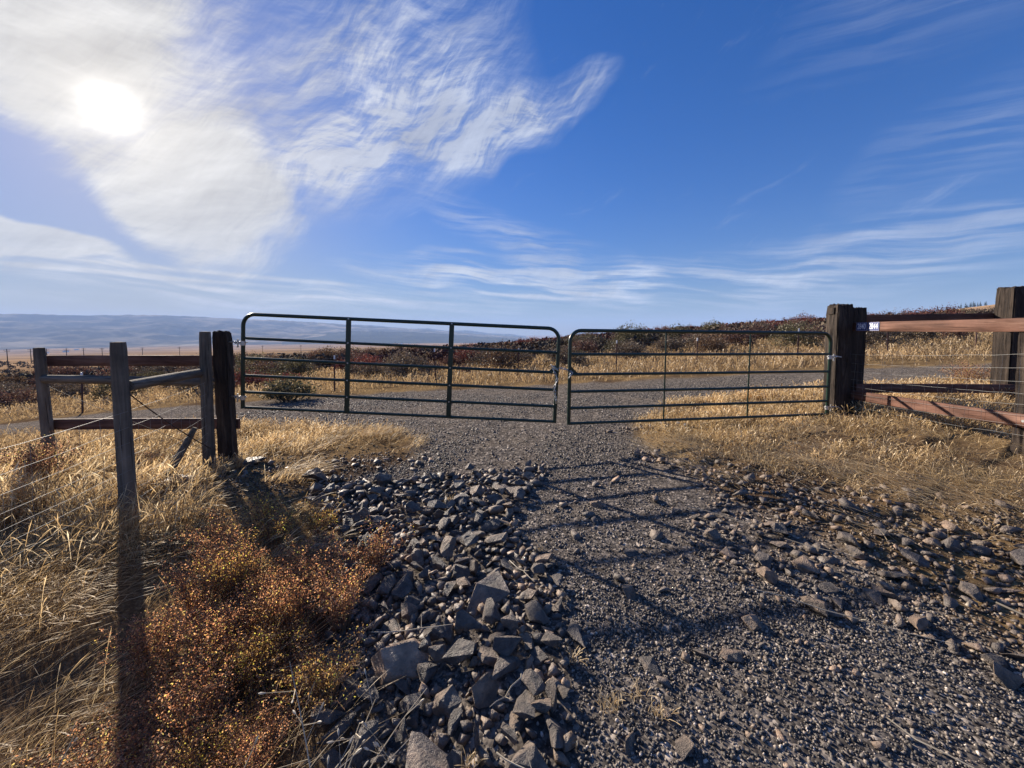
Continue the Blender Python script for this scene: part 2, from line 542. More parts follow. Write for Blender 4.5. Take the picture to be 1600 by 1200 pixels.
def mat_wood(name, dark, mid, light, axis=2, scale=1.0, rough=.8, bstr=.8, cracks=.5):
    """weathered wood: grain runs along the object's own axis"""
    m, N = new_mat(name)
    p = objco(N)
    oi = N.n('ShaderNodeObjectInfo')
    p = N.n('ShaderNodeVectorMath', operation='ADD', ins={0: p, 1: N.n('ShaderNodeVectorMath', operation='SCALE', ins={0: (7.1, 5.3, 9.7), 'Scale': oi.outputs['Random']}).outputs[0]}).outputs[0]
    sc = [16 * scale, 16 * scale, 16 * scale]
    sc[axis] = 1.1 * scale
    q = N.mapping(p, scale=tuple(sc))
    n1 = N.noise(q, 1.0, 7, .68, .8)
    sc2 = [55, 55, 55]
    sc2[axis] = 2.0
    n2 = N.noise(N.mapping(p, scale=tuple(sc2)), 1.0, 3, .6)
    n3 = N.noise(p, 3.0, 4, .6)
    c = N.ramp(n1, [(.3, dark), (.52, mid), (.75, light)])
    c = N.mix(1, c, N.ramp(n3, [(.25, .62), (.75, 1.3)]), 'MULTIPLY')
    ck = N.smooth(n2, .60, .70, 0, cracks)
    c = N.mix(ck, c, tuple(k * .25 for k in dark))
    h = N.math('SUBTRACT', n1, N.math('MULTIPLY', ck, .9))
    finish(N, c, rough, h, bstr, .02, .25)
    return m


def mat_plain(name, col, rough=.5, metal=0.0, spec=.5, noise=.2, scale=25, bump=.1):
    m, N = new_mat(name)
    n = N.noise(objco(N), scale, 4, .65)
    c = N.mix(1, col, N.ramp(n, [(.3, 1 - noise), (.7, 1 + noise)]), 'MULTIPLY')
    finish(N, c, rough, n, bump, .004, spec, metal)
    return m


def mat_far(name, stops, scale, stretch=(1, 1, 1)):
    m, N = new_mat(name)
    p = N.mapping(geopos(N), scale=tuple(scale * s for s in stretch))
    n = N.noise(p, 1.0, 7, .62, .5)
    c = N.ramp(n, stops)
    finish(N, c, .95, None, spec=0.0)
    return m


M_GROUND = mat_ground()
M_ROCK = mat_rock()
M_PEB = mat_pebble()
M_TIE = mat_wood("creosote_tie_timber", (.012, .009, .008), (.040, .029, .022), (.115, .085, .062), 2, 1.0, .85, 1.0, .7)
M_POST = mat_wood("grey_weathered_post", (.065, .053, .042), (.15, .125, .095), (.25, .21, .16), 2, .9, .9, .8, .7)
M_RAIL = mat_wood("red_stained_plank", (.060, .024, .015), (.14, .068, .046), (.25, .145, .105), 0, .8, .75, .6, .35)
M_POLE = mat_wood("grey_weathered_rail", (.065, .053, .043), (.145, .122, .095), (.24, .20, .155), 0, .9, .9, .8, .6)
M_GATE = mat_plain("green_gate_paint", (.005, .026, .016), .32, 0, .55, .25, 18, .05)
M_STEEL = mat_plain("galvanised_steel", (.50, .50, .49), .38, .9, .5, .2, 40, .1)
M_WIRE = mat_plain("galvanised_wire", (.26, .26, .25), .5, .7, .5, .25, 60, .0)
M_RUST = mat_plain("rusty_steel", (.055, .035, .026), .7, .3, .4, .35, 40, .2)
M_TPOST = mat_plain("t_post_paint", (.07, .03, .025), .6, .2, .4, .3, 20, .1)
M_WHITE = mat_plain("white_paint", (.78, .78, .76), .5, 0, .5, .05, 20, .0)
M_BLUE = mat_plain("blue_sign_enamel", (.02, .035, .17), .6, 0, .5, .05, 30, .0)
M_DIGIT = mat_plain("white_reflective_sheeting", (.80, .82, .84), .7, 0, .5, .04, 30, .0)

# ------------------------------------------------------------------ ground sheet
rad = [0.0, 0.25]
while rad[-1] < 26000:
    r = rad[-1]
    rad.append(r + max(0.07, r * (0.021 if r < 300 else 0.05)))
rad = np.array(rad[1:])
azs = np.radians(np.unique(np.concatenate([np.arange(-62, 62, 0.5), np.arange(62, 298.1, 3.0)])))
na, nr = len(azs), len(rad)
RR, AA = np.meshgrid(rad, azs, indexing='ij')
gx, gy = (RR * np.sin(AA)).ravel(), (RR * np.cos(AA)).ravel()
gz = ground_h(gx, gy)
V = np.stack([gx, gy, gz], 1)
i, j = np.meshgrid(np.arange(nr - 1), np.arange(na), indexing='ij')
j2 = (j + 1) % na
F = np.stack([i * na + j, (i + 1) * na + j, (i + 1) * na + j2, i * na + j2], -1).reshape(-1, 4)[:, ::-1]
# centre cap
V = np.concatenate([V, [[0, 0, float(ground_h(0, 0)[0])]]])
gr = gravel_mask(gx, gy)
straw = np.clip(sstep(.3, .6, fbm(gx / 1.5, gy / 1.5, 31, 3) + .1) + sstep(12, 14, gy), 0, 1)
brown = np.exp(-(((gx + 1.7) / 1.0) ** 2 + ((gy - 4.7) / .6) ** 2)) + np.exp(-(((gx - 2.6) / .9) ** 2 + ((gy - 3.6) / .7) ** 2))
straw = np.clip(straw - brown, 0, 1)
val = sstep(150, 500, np.hypot(gx, gy))
tail = lambda a: np.concatenate([a, [a[0]]])
capf = np.stack([np.full(na, len(V) - 1), np.arange(na), (np.arange(na) + 1) % na, (np.arange(na) + 1) % na], 1)
me = np_mesh("ground", V, F, M_GROUND, {'gravel': tail(gr), 'straw': tail(straw), 'valley': tail(val), 'relief': tail(1 - sstep(4, 16, np.hypot(gx, gy)))}, smooth=True)
bm = bmesh.new()
bm.from_mesh(me)
bm.verts.ensure_lookup_table()
for q in range(na):
    try:
        f = bm.faces.new((bm.verts[len(V) - 1], bm.verts[(q + 1) % na], bm.verts[q]))
        f.smooth = True
    except ValueError:
        pass
bmesh.ops.recalc_face_normals(bm, faces=bm.faces)
bm.to_mesh(me)
bm.free()
tag(link("ground", me), "gravel drive and dry grassland falling away to a wide valley", None, None, "structure")

# ------------------------------------------------------------------ far ridges
CA, SA = math.cos(R(3.4)), math.sin(R(3.4))


def px_slope(px, py):
    x, y = (px - 800) / 601, (554 - py) / 601
    X, Y, Z = x, CA + y * SA, -SA + y * CA
    return math.degrees(math.atan2(X, Y)), Z / math.hypot(X, Y)


def ridge(name, pts, r0, r1, base, mat, label, seed, rough=1.0, back=2500):
    """a mountain ridge: skyline heights given by (azimuth, slope) pairs, built as a relief between r0 and the crest at r1"""
    a = [p[0] for p in pts]
    s = [p[1] for p in pts]
    A = np.radians(np.arange(a[0], a[-1] + .01, .16))
    U = np.linspace(0, 1, 46)
    Bk = np.linspace(0, 1, 6)[1:]
    top = np.interp(np.degrees(A), a, s) * r1 + EYE
    verts = []
    for u in U:
        rr = r0 + (r1 - r0) * u
        X, Y = rr * np.sin(A), rr * np.cos(A)
        n = fbm(X / 1500, Y / 1500, seed, 5)
        gul = 1 - np.abs(fbm(X / 900, Y / 900, seed + 9, 4) - .5) * 2
        prof = u ** 1.25
        z = base + (top - base) * np.clip(prof + (n - .5) * .34 * rough * math.sin(math.pi * u) - (gul - .7) * .22 * rough * math.sin(math.pi * u), 0, 1.0)
        if u == 0:
            z = z * 0 + base - 30
        verts.append(np.stack([X, Y, z + (fbm(np.degrees(A) * 2.2, 0 * A, seed + 3, 4) - .5) * 34 * u ** 3], 1))
    for b in Bk:
        rr = r1 + back * b
        X, Y = rr * np.sin(A), rr * np.cos(A)
        verts.append(np.stack([X, Y, base + (top - base) * (1 - b) - 30 * b], 1))
    n_, m_ = len(verts), len(A)
    V = np.concatenate(verts)
    i, j = np.meshgrid(np.arange(n_ - 1), np.arange(m_ - 1), indexing='ij')
    F = np.stack([i * m_ + j, i * m_ + j + 1, (i + 1) * m_ + j + 1, (i + 1) * m_ + j], -1).reshape(-1, 4)
    o = link(name, np_mesh(name, V, F, mat, smooth=True))
    tag(o, label, None, None, "structure")
    return o


M_HILL = mat_far("far_hillside", [(.3, (.045, .045, .04)), (.47, (.09, .083, .065)), (.56, (.22, .185, .13)), (.68, (.42, .35, .25))], .0011)
M_HILL2 = mat_far("far_forest_ridge", [(.35, (.035, .042, .04)), (.6, (.07, .075, .06)), (.8, (.15, .135, .10))], .0013)
S = [px_slope(*p) for p in [(0, 490), (60, 491), (120, 493), (200, 492), (260, 492.5), (330, 496), (370, 498), (430, 500), (500, 504), (560, 508), (620, 512), (700, 518), (780, 524), (840, 529)]]
S = [(-95, S[0][1] - .002), (-75, S[0][1] + .004), (-60, S[0][1])] + S + [(8, -.022)]
ridge("hills", S, 9000, 15500, -255, M_HILL, "broad blue plateau ridge across the valley", 41, 1.0)
S = [px_slope(*p) for p in [(440, 528), (500, 521), (545, 517), (600, 518), (650, 519), (690, 522), (740, 525), (800, 529)]] + [(6, -.03)]
ridge("hills", S, 8200, 11500, -255, M_HILL2, "darker wooded ridge in front of the plateau", 57, .8, 1500)
S = [px_slope(*p) for p in [(520, 512), (556, 507), (590, 509), (640, 514), (668, 513), (700, 517), (728, 516), (770, 521), (800, 522), (830, 527)]] + [(6, -.02), (11.5, .004), (12.5, -.0025 + .0), (14, -.02), (30, -.03)]
ridge("hills", S, 15500, 21000, -255, M_HILL2, "palest blue mountain range beyond the nearer ridges", 73, .8, 1500)

# ------------------------------------------------------------------ generic builders


class MB:
    def __init__(self):
        self.v, self.f = [], []

    def add(self, V, F):
        k = len(self.v)
        self.v += [tuple(p) for p in V]
        self.f += [tuple(i + k for i in q) for q in F]

    def tube(self, pts, rad, n=10, caps=True):
        pts = [Vector(p) for p in pts]
        rs = rad if isinstance(rad, (list, tuple)) else [rad] * len(pts)
        d0 = (pts[1] - pts[0]).normalized()
        up = Vector((0, 0, 1)) if abs(d0.z) < .9 else Vector((1, 0, 0))
        u = d0.cross(up).normalized()
        V, F = [], []
        for k, p in enumerate(pts):
            a = pts[max(k - 1, 0)]
            b = pts[min(k + 1, len(pts) - 1)]
            d = (b - a).normalized()
            u = (u - d * u.dot(d)).normalized()
            w = d.cross(u)
            for q in range(n):
                t = 2 * math.pi * q / n
                V.append(p + (u * math.cos(t) + w * math.sin(t)) * rs[k])
        for k in range(len(pts) - 1):
            for q in range(n):
                F.append((k * n + q, k * n + (q + 1) % n, (k + 1) * n + (q + 1) % n, (k + 1) * n + q))
        if caps:
            F.append(tuple(range(n - 1, -1, -1)))
            F.append(tuple((len(pts) - 1) * n + q for q in range(n)))
        self.add(V, F)

    def box(self, c, s, rot=None, bev=0.0):
        bm = bmesh.new()
        bmesh.ops.create_cube(bm, size=1)
        bmesh.ops.scale(bm, vec=s, verts=bm.verts)
        if bev:
            bmesh.ops.bevel(bm, geom=list(bm.edges), offset=bev, segments=2, affect='EDGES')
        Mx = Matrix.Translation(c) @ (rot.to_matrix().to_4x4() if rot else Matrix())
        bmesh.ops.transform(bm, matrix=Mx, verts=bm.verts)
        bm.verts.index_update()
        self.add([v.co for v in bm.verts], [[v.index for v in f.verts] for f in bm.faces])
        bm.free()

    def mesh(self, name, mat, smooth=False):
        me = bpy.data.meshes.new(name)
        me.from_pydata(self.v, [], self.f)
        me.materials.append(mat)
        if smooth:
            for p in me.polygons:
                p.use_smooth = True
            me.set_sharp_from_angle(angle=R(50))
        return me

    def build(self, name, mat, parent=None, smooth=True):
        return link(name, self.mesh(name, mat, smooth), parent)


def bez(p0, p1, bend, n=6):
    p0, p1 = Vector(p0), Vector(p1)
    return [p0.lerp(p1, t / n) + Vector(bend) * (4 * (t / n) * (1 - t / n)) for t in range(n + 1)]


# ------------------------------------------------------------------ timber: posts and rails


def tie_mesh(h, w, d, seed, chip=.02):
    """squared railway tie: worn arrises, chipped top, uneven faces"""
    rr = random.Random(seed)
    bm = bmesh.new()
    bmesh.ops.create_cube(bm, size=1)
    bmesh.ops.scale(bm, vec=(w, d, h), verts=bm.verts)
    bmesh.ops.translate(bm, vec=(0, 0, h / 2), verts=bm.verts)
    bmesh.ops.bevel(bm, geom=list(bm.edges), offset=.014, segments=2, affect='EDGES')
    es = [e for e in bm.edges if abs(e.verts[0].co.z - e.verts[1].co.z) > h * .5]
    bmesh.ops.subdivide_edges(bm, edges=es, cuts=26, use_grid_fill=True)
    es = [e for e in bm.edges if (e.verts[0].co - e.verts[1].co).length > w * .6]
    bmesh.ops.subdivide_edges(bm, edges=es, cuts=5, use_grid_fill=True)
    for v in bm.verts:
        x, y, z = v.co
        e = (abs(x) / (w / 2)) * (abs(y) / (d / 2))
        n = float(fbm(x * 22 + seed * 3.1, z * 5 + y * 14 + seed, seed, 4)) - .5
        n2 = float(vnoise(x * 40 + y * 37, z * 9, seed + 4)) - .5
        top = max(0, (z - h * .93) / (h * .07))
        k = n * chip * 1.2 + n2 * chip * .5 - max(0, n) * e * chip * 2.2 - top * chip * .5
        l = math.hypot(x, y) or 1
        v.co.x += x / l * k
        v.co.y += y / l * k
        v.co.z += top * (n + n2) * chip * 1.6
    me = bpy.data.meshes.new("tie")
    bm.to_mesh(me)
    bm.free()
    return me


def round_post_mesh(h, r, seed):
    m = MB()
    n, k = 20, 24
    V, F = [], []
    for a in range(k + 1):
        z = h * a / k
        tp = 1 - .12 * a / k
        for q in range(n):
            t = 2 * math.pi * q / n
            nn = float(fbm(math.cos(t) * 1.4 + seed, math.sin(t) * 1.4 + z * .8, seed, 3)) - .5
            rr_ = r * tp * (1 + nn * .16)
            if a == k:
                rr_ *= .93
            V.append((math.cos(t) * rr_, math.sin(t) * rr_, z))
    for a in range(k):
        for q in range(n):
            F.append((a * n + q, a * n + (q + 1) % n, (a + 1) * n + (q + 1) % n, (a + 1) * n + q))
    V.append((0, 0, h + .004))
    for q in range(n):
        F.append((k * n + q, k * n + (q + 1) % n, len(V) - 1))
    # drying split up one side
    m.add(V, F)
    return m.mesh("post", M_POST, True)


def plank_between(name, p0, p1, hgt, thick, mat, parent, seed, roll=0.0, round_=False):
    """a rail with its own length axis X from p0 to p1"""
    p0, p1 = Vector(p0), Vector(p1)
    L = (p1 - p0).length
    m = MB()
    k = 16
    V, F = [], []
    if round_:
        n = 12
        prof = [(math.cos(2 * math.pi * q / n) * thick / 2, math.sin(2 * math.pi * q / n) * hgt / 2) for q in range(n)]
    else:
        b = min(.006, thick * .2)
        y, z = thick / 2, hgt / 2
        prof = [(-y + b, -z), (y - b, -z), (y, -z + b), (y, 0), (y, z - b), (y - b, z), (-y + b, z), (-y, z - b), (-y, 0), (-y, -z + b)]
        n = len(prof)
    for a in range(k + 1):
        x = L * a / k
        for q, (yy, zz) in enumerate(prof):
            nn = float(vnoise(x * 2.3 + seed * 5.7, q * 1.7 + seed, seed)) - .5
            V.append((x, yy * (1 + nn * .06), zz * (1 + nn * .06) + math.sin(x * 1.1 + seed) * .006))
    for a in range(k):
        for q in range(n):
            F.append((a * n + q, a * n + (q + 1) % n, (a + 1) * n + (q + 1) % n, (a + 1) * n + q))
    F.append(tuple(range(n - 1, -1, -1)))
    F.append(tuple(k * n + q for q in range(n)))
    m.add(V, F)
    me = m.mesh(name, mat, True)
    o = link(name, me, parent)
    d = (p1 - p0).normalized()
    q = d.to_track_quat('X', 'Z')
    o.rotation_mode = 'QUATERNION'
    o.rotation_quaternion = q
    o.location = p0
    return o


def gz1(x, y):
    return float(ground_h([x], [y])[0])


def tie_post(loc, h, w, d, seed, lean=(0, 0), rz=0, parent=None, name="gate_post", chip=.02):
    me = tie_mesh(h, w, d, seed, chip)
    me.materials.append(M_TIE)
    o = link(name, me, parent)
    o.location = loc
    o.rotation_euler = (lean[0], lean[1], rz)
    return o


# gate posts
gp = empty("gate_post", (-3.845, 5.12, -.35))
tie_post((0, 0, 0), 1.955, .185, .15, 3, (0, R(-.2)), R(4), gp, "post")
tag(gp, "squat dark square timber post carrying the left-hand green gate", "gate post")
gp2 = empty("gate_post", (5.25, 6.17, 0.0))
tie_post((0, 0, 0), 2.03, .255, .25, 8, (0, R(-.6)), R(0), gp2, "post", .03)
m = MB()
m.box((-.14, 0, 1.93), (.035, .12, .11), None, .006)
m.build("wood_chip", M_TIE, gp2)
tag(gp2, "rough-topped railway tie post with gate hinges beside the number plates", "gate post")

# ---- left timber corner fence
lf = empty("timber_fence", (-3.85, 4.85, 0))


def in_parent(o, par):
    o.parent = par
    o.matrix_parent_inverse = par.matrix_world.inverted() if False else Matrix.Translation(-Vector(par.location))
    return o


def rp(o, par):
    """parent o (built in world space) under an unrotated Empty without moving it"""
    o.parent = par
    o.location = Vector(o.location) - Vector(par.location)
    return o


for (x, y, zt, r, sdv, ln) in [(-3.885, 4.84, 1.60, .070, 1, (0, R(.8))), (-3.60, 3.52, 1.505, .066, 2, (0, R(.6))), (-6.20, 5.08, 1.39, .063, 3, (R(0), R(1.0))), (-3.45, -.2, 1.35, .075, 4, (0, 0))]:
    zb = gz1(x, y) - .25
    o = link("post", round_post_mesh(zt - zb, r, sdv))
    o.location = (x, y, zb)
    o.rotation_euler = (*ln, sdv * 1.3)
    rp(o, lf)
rp(plank_between("plank_rail", (-6.30, 5.16, 1.215), (-3.80, 5.24, 1.20), .145, .04, M_RAIL, None, 5), lf)
rp(plank_between("plank_rail", (-6.30, 5.16, .345), (-3.76, 5.24, .33), .145, .04, M_RAIL, None, 6), lf)
rp(plank_between("pole_rail", (-6.16, 5.04, .975), (-3.95, 4.90, .955), .11, .11, M_POLE, None, 7, round_=True), lf)
rp(plank_between("pole_rail", (-3.60, 3.58, 1.085), (-3.92, 4.80, 1.085), .105, .105, M_POLE, None, 8, round_=True), lf)
tag(lf, "grey round-post corner fence with red planks and wire mesh, left of the gates", "fence")

# ---- right timber corner fence
rf = empty("timber_fence", (5.6, 6.26, 0))
for (x, y, zb, zt, w, d, sdv, rz) in [(5.545, 6.27, .0, 1.985, .26, .25, 12, R(2)), (7.95, 6.13, .2, 2.30, .27, .26, 14, R(-2)), (5.335, 3.85, .05, 1.69, .24, .24, 16, R(3)), (5.0, .2, -.1, 1.6, .24, .24, 17, 0)]:
    o = tie_post((x, y, zb), zt - zb, w, d, sdv, (0, R(-.5)), rz, None, "post", .022)
    rp(o, rf)
rp(plank_between("plank_rail", (5.435, 6.13, 1.675), (5.17, 3.62, 1.675), .142, .04, M_RAIL, None, 9), rf)
rp(plank_between("plank_rail", (5.435, 6.10, .60), (5.18, 3.75, .70), .142, .04, M_RAIL, None, 10), rf)
rp(plank_between("plank_rail", (5.66, 6.42, 1.81), (7.98, 6.30, 1.83), .142, .04, M_RAIL, None, 11), rf)
rp(plank_between("plank_rail", (5.50, 6.12, .70), (7.98, 5.98, .70), .142, .04, M_RAIL, None, 12), rf)
for (x, y, z) in [(5.155, 3.80, 1.69), (5.16, 3.83, .70), (5.44, 6.03, .62), (5.436, 5.98, .58)]:
    m = MB()
    m.tube([(x - .012, y, z), (x + .02, y, z)], [.013, .013], 8)
    rp(m.build("bolt", M_STEEL, None), rf)
tag(rf, "dark railway tie corner fence with red-brown rails and wire mesh, right of the gates", "fence")

# ---- wire netting


def wire_run(par, P0, P1, zs0, zs1, stays, sag=.02, seed=0, rad=.0015, ztop_i=-1):
    rr = random.Random(seed)
    n = 14
    paths = []
    for a, b in zip(zs0, zs1):
        sg = sag * rr.uniform(.5, 1.4)
        pts = []
        for k in range(n + 1):
            t = k / n
            pts.append((P0[0] + (P1[0] - P0[0]) * t + rr.uniform(-.004, .004), P0[1] + (P1[1] - P0[1]) * t, a + (b - a) * t - sg * 4 * t * (1 - t) + rr.uniform(-.004, .004)))
        paths.append(pts)
        m = MB()
        m.tube(pts, rad, 5)
        rp(m.build("wire", M_WIRE, None), par)
    for s in range(stays):
        t = (s + .5) / stays
        k = min(int(t * n), n - 1)
        u = t * n - k
        col = [Vector(p[k]).lerp(Vector(p[k + 1]), u) for p in paths]
        col = [c + Vector((rr.uniform(-.004, .004), rr.uniform(-.008, .008), 0)) for c in col]
        m = MB()
        m.tube(col, rad * .8, 4)
        rp(m.build("stay_wire", M_WIRE, None), par)


Z0 = [.93, .78, .64, .51, .39, .28, .18, .08]
wire_run(lf, (-3.53, 3.50), (-3.38, -.2), [z - .06 for z in Z0], [z - .24 for z in Z0], 22, .05, 3, .0016)
wire_run(lf, (-3.86, 4.84), (-3.53, 3.52), [z + .04 for z in Z0], [z - .05 for z in Z0], 8, .02, 4)
ZR = [1.38, 1.24, 1.105, .98, .87, .76, .66, .56]
wire_run(rf, (5.14, 3.8), (5.40, 6.10), ZR, [z - .14 for z in ZR], 14, .015, 5)
wire_run(rf, (4.85, .2), (5.14, 3.78), [z - .2 for z in ZR], ZR, 18, .02, 6)
# brace cables on the left corner
m = MB()
m.tube(bez((-3.62, 3.60, 1.02), (-3.82, 4.80, .12), (0, 0, -.03)), .0055, 6)
rp(m.build("brace_cable", M_RUST, None), lf)
m = MB()
m.tube(bez((-6.24, 5.06, .92), (-3.9, 4.9, .05), (0, 0, -.02)), .003, 5)
rp(m.build("brace_cable", M_RUST, None), lf)

# ------------------------------------------------------------------ gates


def arc(c, r, a0, a1, n=7):
    return [(c[0] + r * math.cos(a0 + (a1 - a0) * k / n), 0, c[1] + r * math.sin(a0 + (a1 - a0) * k / n)) for k in range(n + 1)]


def gate(loc, yaw, sag, Wd, H, fr, hinge_x, strap, label, hinge_z, flip):
    g = empty("field_gate", loc, (0, sag, yaw))
    rad = .0245
    m = MB()
    rc = .15
    pts = [(0, 0, -.015), (0, 0, H - rc)] + arc((rc, H - rc), rc, math.pi, math.pi / 2)[1:] + arc((Wd - rc, H - rc), rc, math.pi / 2, 0) + [(Wd, 0, -.015)]
    m.tube(pts, rad, 14)
    m.build("frame", M_GATE, g)
    for f in fr:
        m = MB()
        m.tube([(rad * .8, 0, f * H), (Wd * .5, 0, f * H - .002), (Wd - rad * .8, 0, f * H)], .0195, 12, False)
        m.build("bar", M_GATE, g)
    for t in (.335, .66):
        m = MB()
        if strap:
            m.box((Wd * t, -.027, H / 2), (.062, .005, H - .02), None, .0015)
            m.box((Wd * t - .029, -.020, H / 2), (.004, .018, H - .02))
            m.box((Wd * t + .029, -.020, H / 2), (.004, .018, H - .02))
            b = m.build("brace", M_GATE, g, False)
            for f in (0.0,) + tuple(fr) + (1.0,):
                if f == 0.0 and 0.0 in fr:
                    continue
                k = MB()
                k.tube([(Wd * t, -.029, f * H), (Wd * t, -.036, f * H)], [.012, .008], 8)
                k.build("rivet", M_STEEL, b)
        else:
            m.tube([(Wd * t, 0, 0), (Wd * t, 0, H)], .0105, 8)
            m.build("brace", M_GATE, g)
    ox = Wd if flip else 0
    sg = 1 if flip else -1
    for z in hinge_z:
        m = MB()
        m.tube([(ox, 0, z - .03), (ox, 0, z + .03)], rad + .006, 12)
        m.box((ox + sg * .045, 0, z), (.05, .012, .035), None, .003)
        m.tube([(ox + sg * .07, 0, z - .06), (ox + sg * .07, 0, z + .05)], .010, 8)
        h = m.build("hinge", M_STEEL, g)
        m = MB()
        m.tube([(ox - sg * .05, 0, z + .012), (ox + sg * .13, 0, z + .012), (ox + sg * .22, .01, z + .0)], .009, 8)
        m.tube([(ox + sg * .085, 0, z + .005), (ox + sg * .105, 0, z + .005)], .02, 6)
        m.build("hinge_bolt", M_STEEL, h)
    # gusset at the latch end
    lx = 0 if flip else Wd
    q = 1 if flip else -1
    zc = .53 * H
    m = MB()
    V = [(lx + q * .02, -.004, zc), (lx + q * .13, -.004, zc), (lx + q * .02, -.004, zc + .11), (lx + q * .02, .004, zc), (lx + q * .13, .004, zc), (lx + q * .02, .004, zc + .11)]
    m.add(V, [(0, 1, 2), (5, 4, 3), (0, 3, 4, 1), (1, 4, 5, 2), (2, 5, 3, 0)])
    m.build("latch_gusset", M_GATE, g, False)
    tag(g, label, "gate")
    return g


FR = (0.0, .166, .345, .531, .745)
gate((-3.605, 5.10, .59), 0, math.atan2(.195, 4.18), 4.18, 1.245, FR, 0, True, "green tubular field gate with two wide flat riveted braces, hung on the left post", (.13, .86), False)
gate((.76, 5.09, .372), math.atan2(.78, 4.10), math.atan2(.04, 4.1), 4.17, 1.245, FR, 4.17, False, "green tubular field gate with two thin rod braces, hung on the right post", (.10, .88), True)

# chain and padlock between the gates
lk = MB()
for k in range(14):
    pass


def torus_link(L, wd, r):
    pts = []
    for k in range(17):
        t = 2 * math.pi * k / 16
        pts.append((wd * math.cos(t), 0, (L - wd) * (1 if math.sin(t) > 0 else -1) * (1 if abs(math.sin(t)) > .01 else 0) * .5 + wd * math.sin(t)))
    m = MB()
    m.tube(pts, r, 6, False)
    return m.mesh("link", M_STEEL, True)


ch = empty("chain", (.58, 5.06, 1.06))
lme = torus_link(.046, .012, .0045)
path = [Vector(p) for p in [(.52, 5.055, 1.16), (.60, 5.06, 1.09), (.625, 5.10, 1.12), (.70, 5.09, 1.105), (.77, 5.075, 1.085), (.79, 5.05, 1.06), (.755, 5.045, 1.0)]]
path2 = [Vector(p) for p in [(.535, 5.05, 1.14), (.555, 5.045, 1.07), (.60, 5.05, .98), (.56, 5.05, .86), (.575, 5.05, .74), (.585, 5.05, .66)]]
k = 0
for pth in (path, path2):
    for a, b in zip(pth[:-1], pth[1:]):
        n = max(1, int((b - a).length / .034))
        for q in range(n):
            c = a.lerp(b, (q + .5) / n)
            o = link("link", lme, ch)
            o.location = c - Vector(ch.location)
            o.rotation_mode = 'QUATERNION'
            o.rotation_quaternion = (b - a).normalized().to_track_quat('Z', 'Y') @ Euler((0, 0, (k % 2) * 1.57)).to_quaternion()
            k += 1
tag(ch, "loose steel chain looped between the two gate ends", "chain")

# ------------------------------------------------------------------ house-number plates


def number_plate(text, y0, label):
    x = 5.435 - (6.13 - y0) * (.28 / 2.68) - .026
    root = empty("number_plate", (x, y0, 1.678), (0, 0, R(-90) + math.atan2(-.28, -2.68) + R(90) + R(0)))
    ang = math.atan2(-(.28), -(2.68))
    root.rotation_euler = (0, 0, math.atan2(-2.68, -.28))
    m = MB()
    m.box((0, 0, 0), (.205, .003, .128), None, .001)
    m.build("plate", M_BLUE, root, False)
    m = MB()
    for s in (-1, 1):
        m.box((0, -.0021, s * .060), (.2, .0008, .0016))
        m.box((s * .0985, -.0021, 0), (.0016, .0008, .118))
    m.build("border", M_DIGIT, root, False)
    cu = bpy.data.curves.new("digits", 'FONT')
    cu.body = text
    cu.align_x = 'CENTER'
    cu.align_y = 'CENTER'
    cu.size = .118
    cu.extrude = .0006
    cu.offset = .001
    cu.materials.append(M_DIGIT)
    tmp = bpy.data.objects.new("tmp", cu)
    COL.objects.link(tmp)
    tm = bpy.data.meshes.new_from_object(tmp.evaluated_get(bpy.context.evaluated_depsgraph_get()))
    bpy.data.objects.remove(tmp)
    t = link("digits", tm, root)
    t.location = (0, -.0028, 0)
    t.rotation_euler = (R(90), 0, 0)
    t.scale = (.68, 1.05, 1)
    tag(root, label, "number plate")
    return root


number_plate("2840", 5.945, "dark blue plate with white digits 2840, half in the post's shade")
number_plate("2844", 5.725, "blue plate with white digits 2844 at the end of the red rail")

# ------------------------------------------------------------------ wire fence beyond the road
wf = empty("wire_fence", (0, 15.5, 0))
TP = [(-20, 9.0), (-13.1, 11.6), (-6.0, 12.9), (-2.97, 14.88), (.24, 15.88), (4.34, 15.93), (7.69, 15.95), (11.9, 16.0), (15.17, 15.5), (19.3, 16.0), (25, 15.8), (31, 15.2)]
tpm = MB()
tpm.box((0, 0, .62), (.05, .008, 1.44))
tpm.box((0, .018, .62), (.008, .03, 1.44))
tp_me = tpm.mesh("t_post", M_TPOST)
tpc = MB()
tpc.box((0, 0, 0), (.054, .012, .13))
tpc.box((0, .02, 0), (.012, .034, .13))
tpc_me = tpc.mesh("tip", M_WHITE)
tops = []
for k, (x, y) in enumerate(TP):
    z = gz1(x, y)
    o = link("t_post", tp_me)
    o.location = (x, y, z - .1)
    o.rotation_euler = (R(random.uniform(-2, 2)), R(random.uniform(-2, 2)), random.uniform(-.3, .3))
    rp(o, wf)
    c = link("tip", tpc_me, o)
    c.location = (0, 0, 1.28)
    tops.append((x, y, z))
for hz in (.35, .65, .92, 1.15):
    m = MB()
    pts = []
    for a, b in zip(tops[:-1], tops[1:]):
        for q in range(4):
            t = q / 4
            pts.append((a[0] + (b[0] - a[0]) * t, a[1] + (b[1] - a[1]) * t - .02, a[2] + (b[2] - a[2]) * t + hz - .04 * 4 * t * (1 - t)))
    pts.append((tops[-1][0], tops[-1][1] - .02, tops[-1][2] + hz))
    m.tube(pts, .0022, 4)
    rp(m.build("wire", M_WIRE, None), wf)
tag(wf, "thin steel T-post wire fence along the far side of the gravel road", "fence")

# ------------------------------------------------------------------ rocks


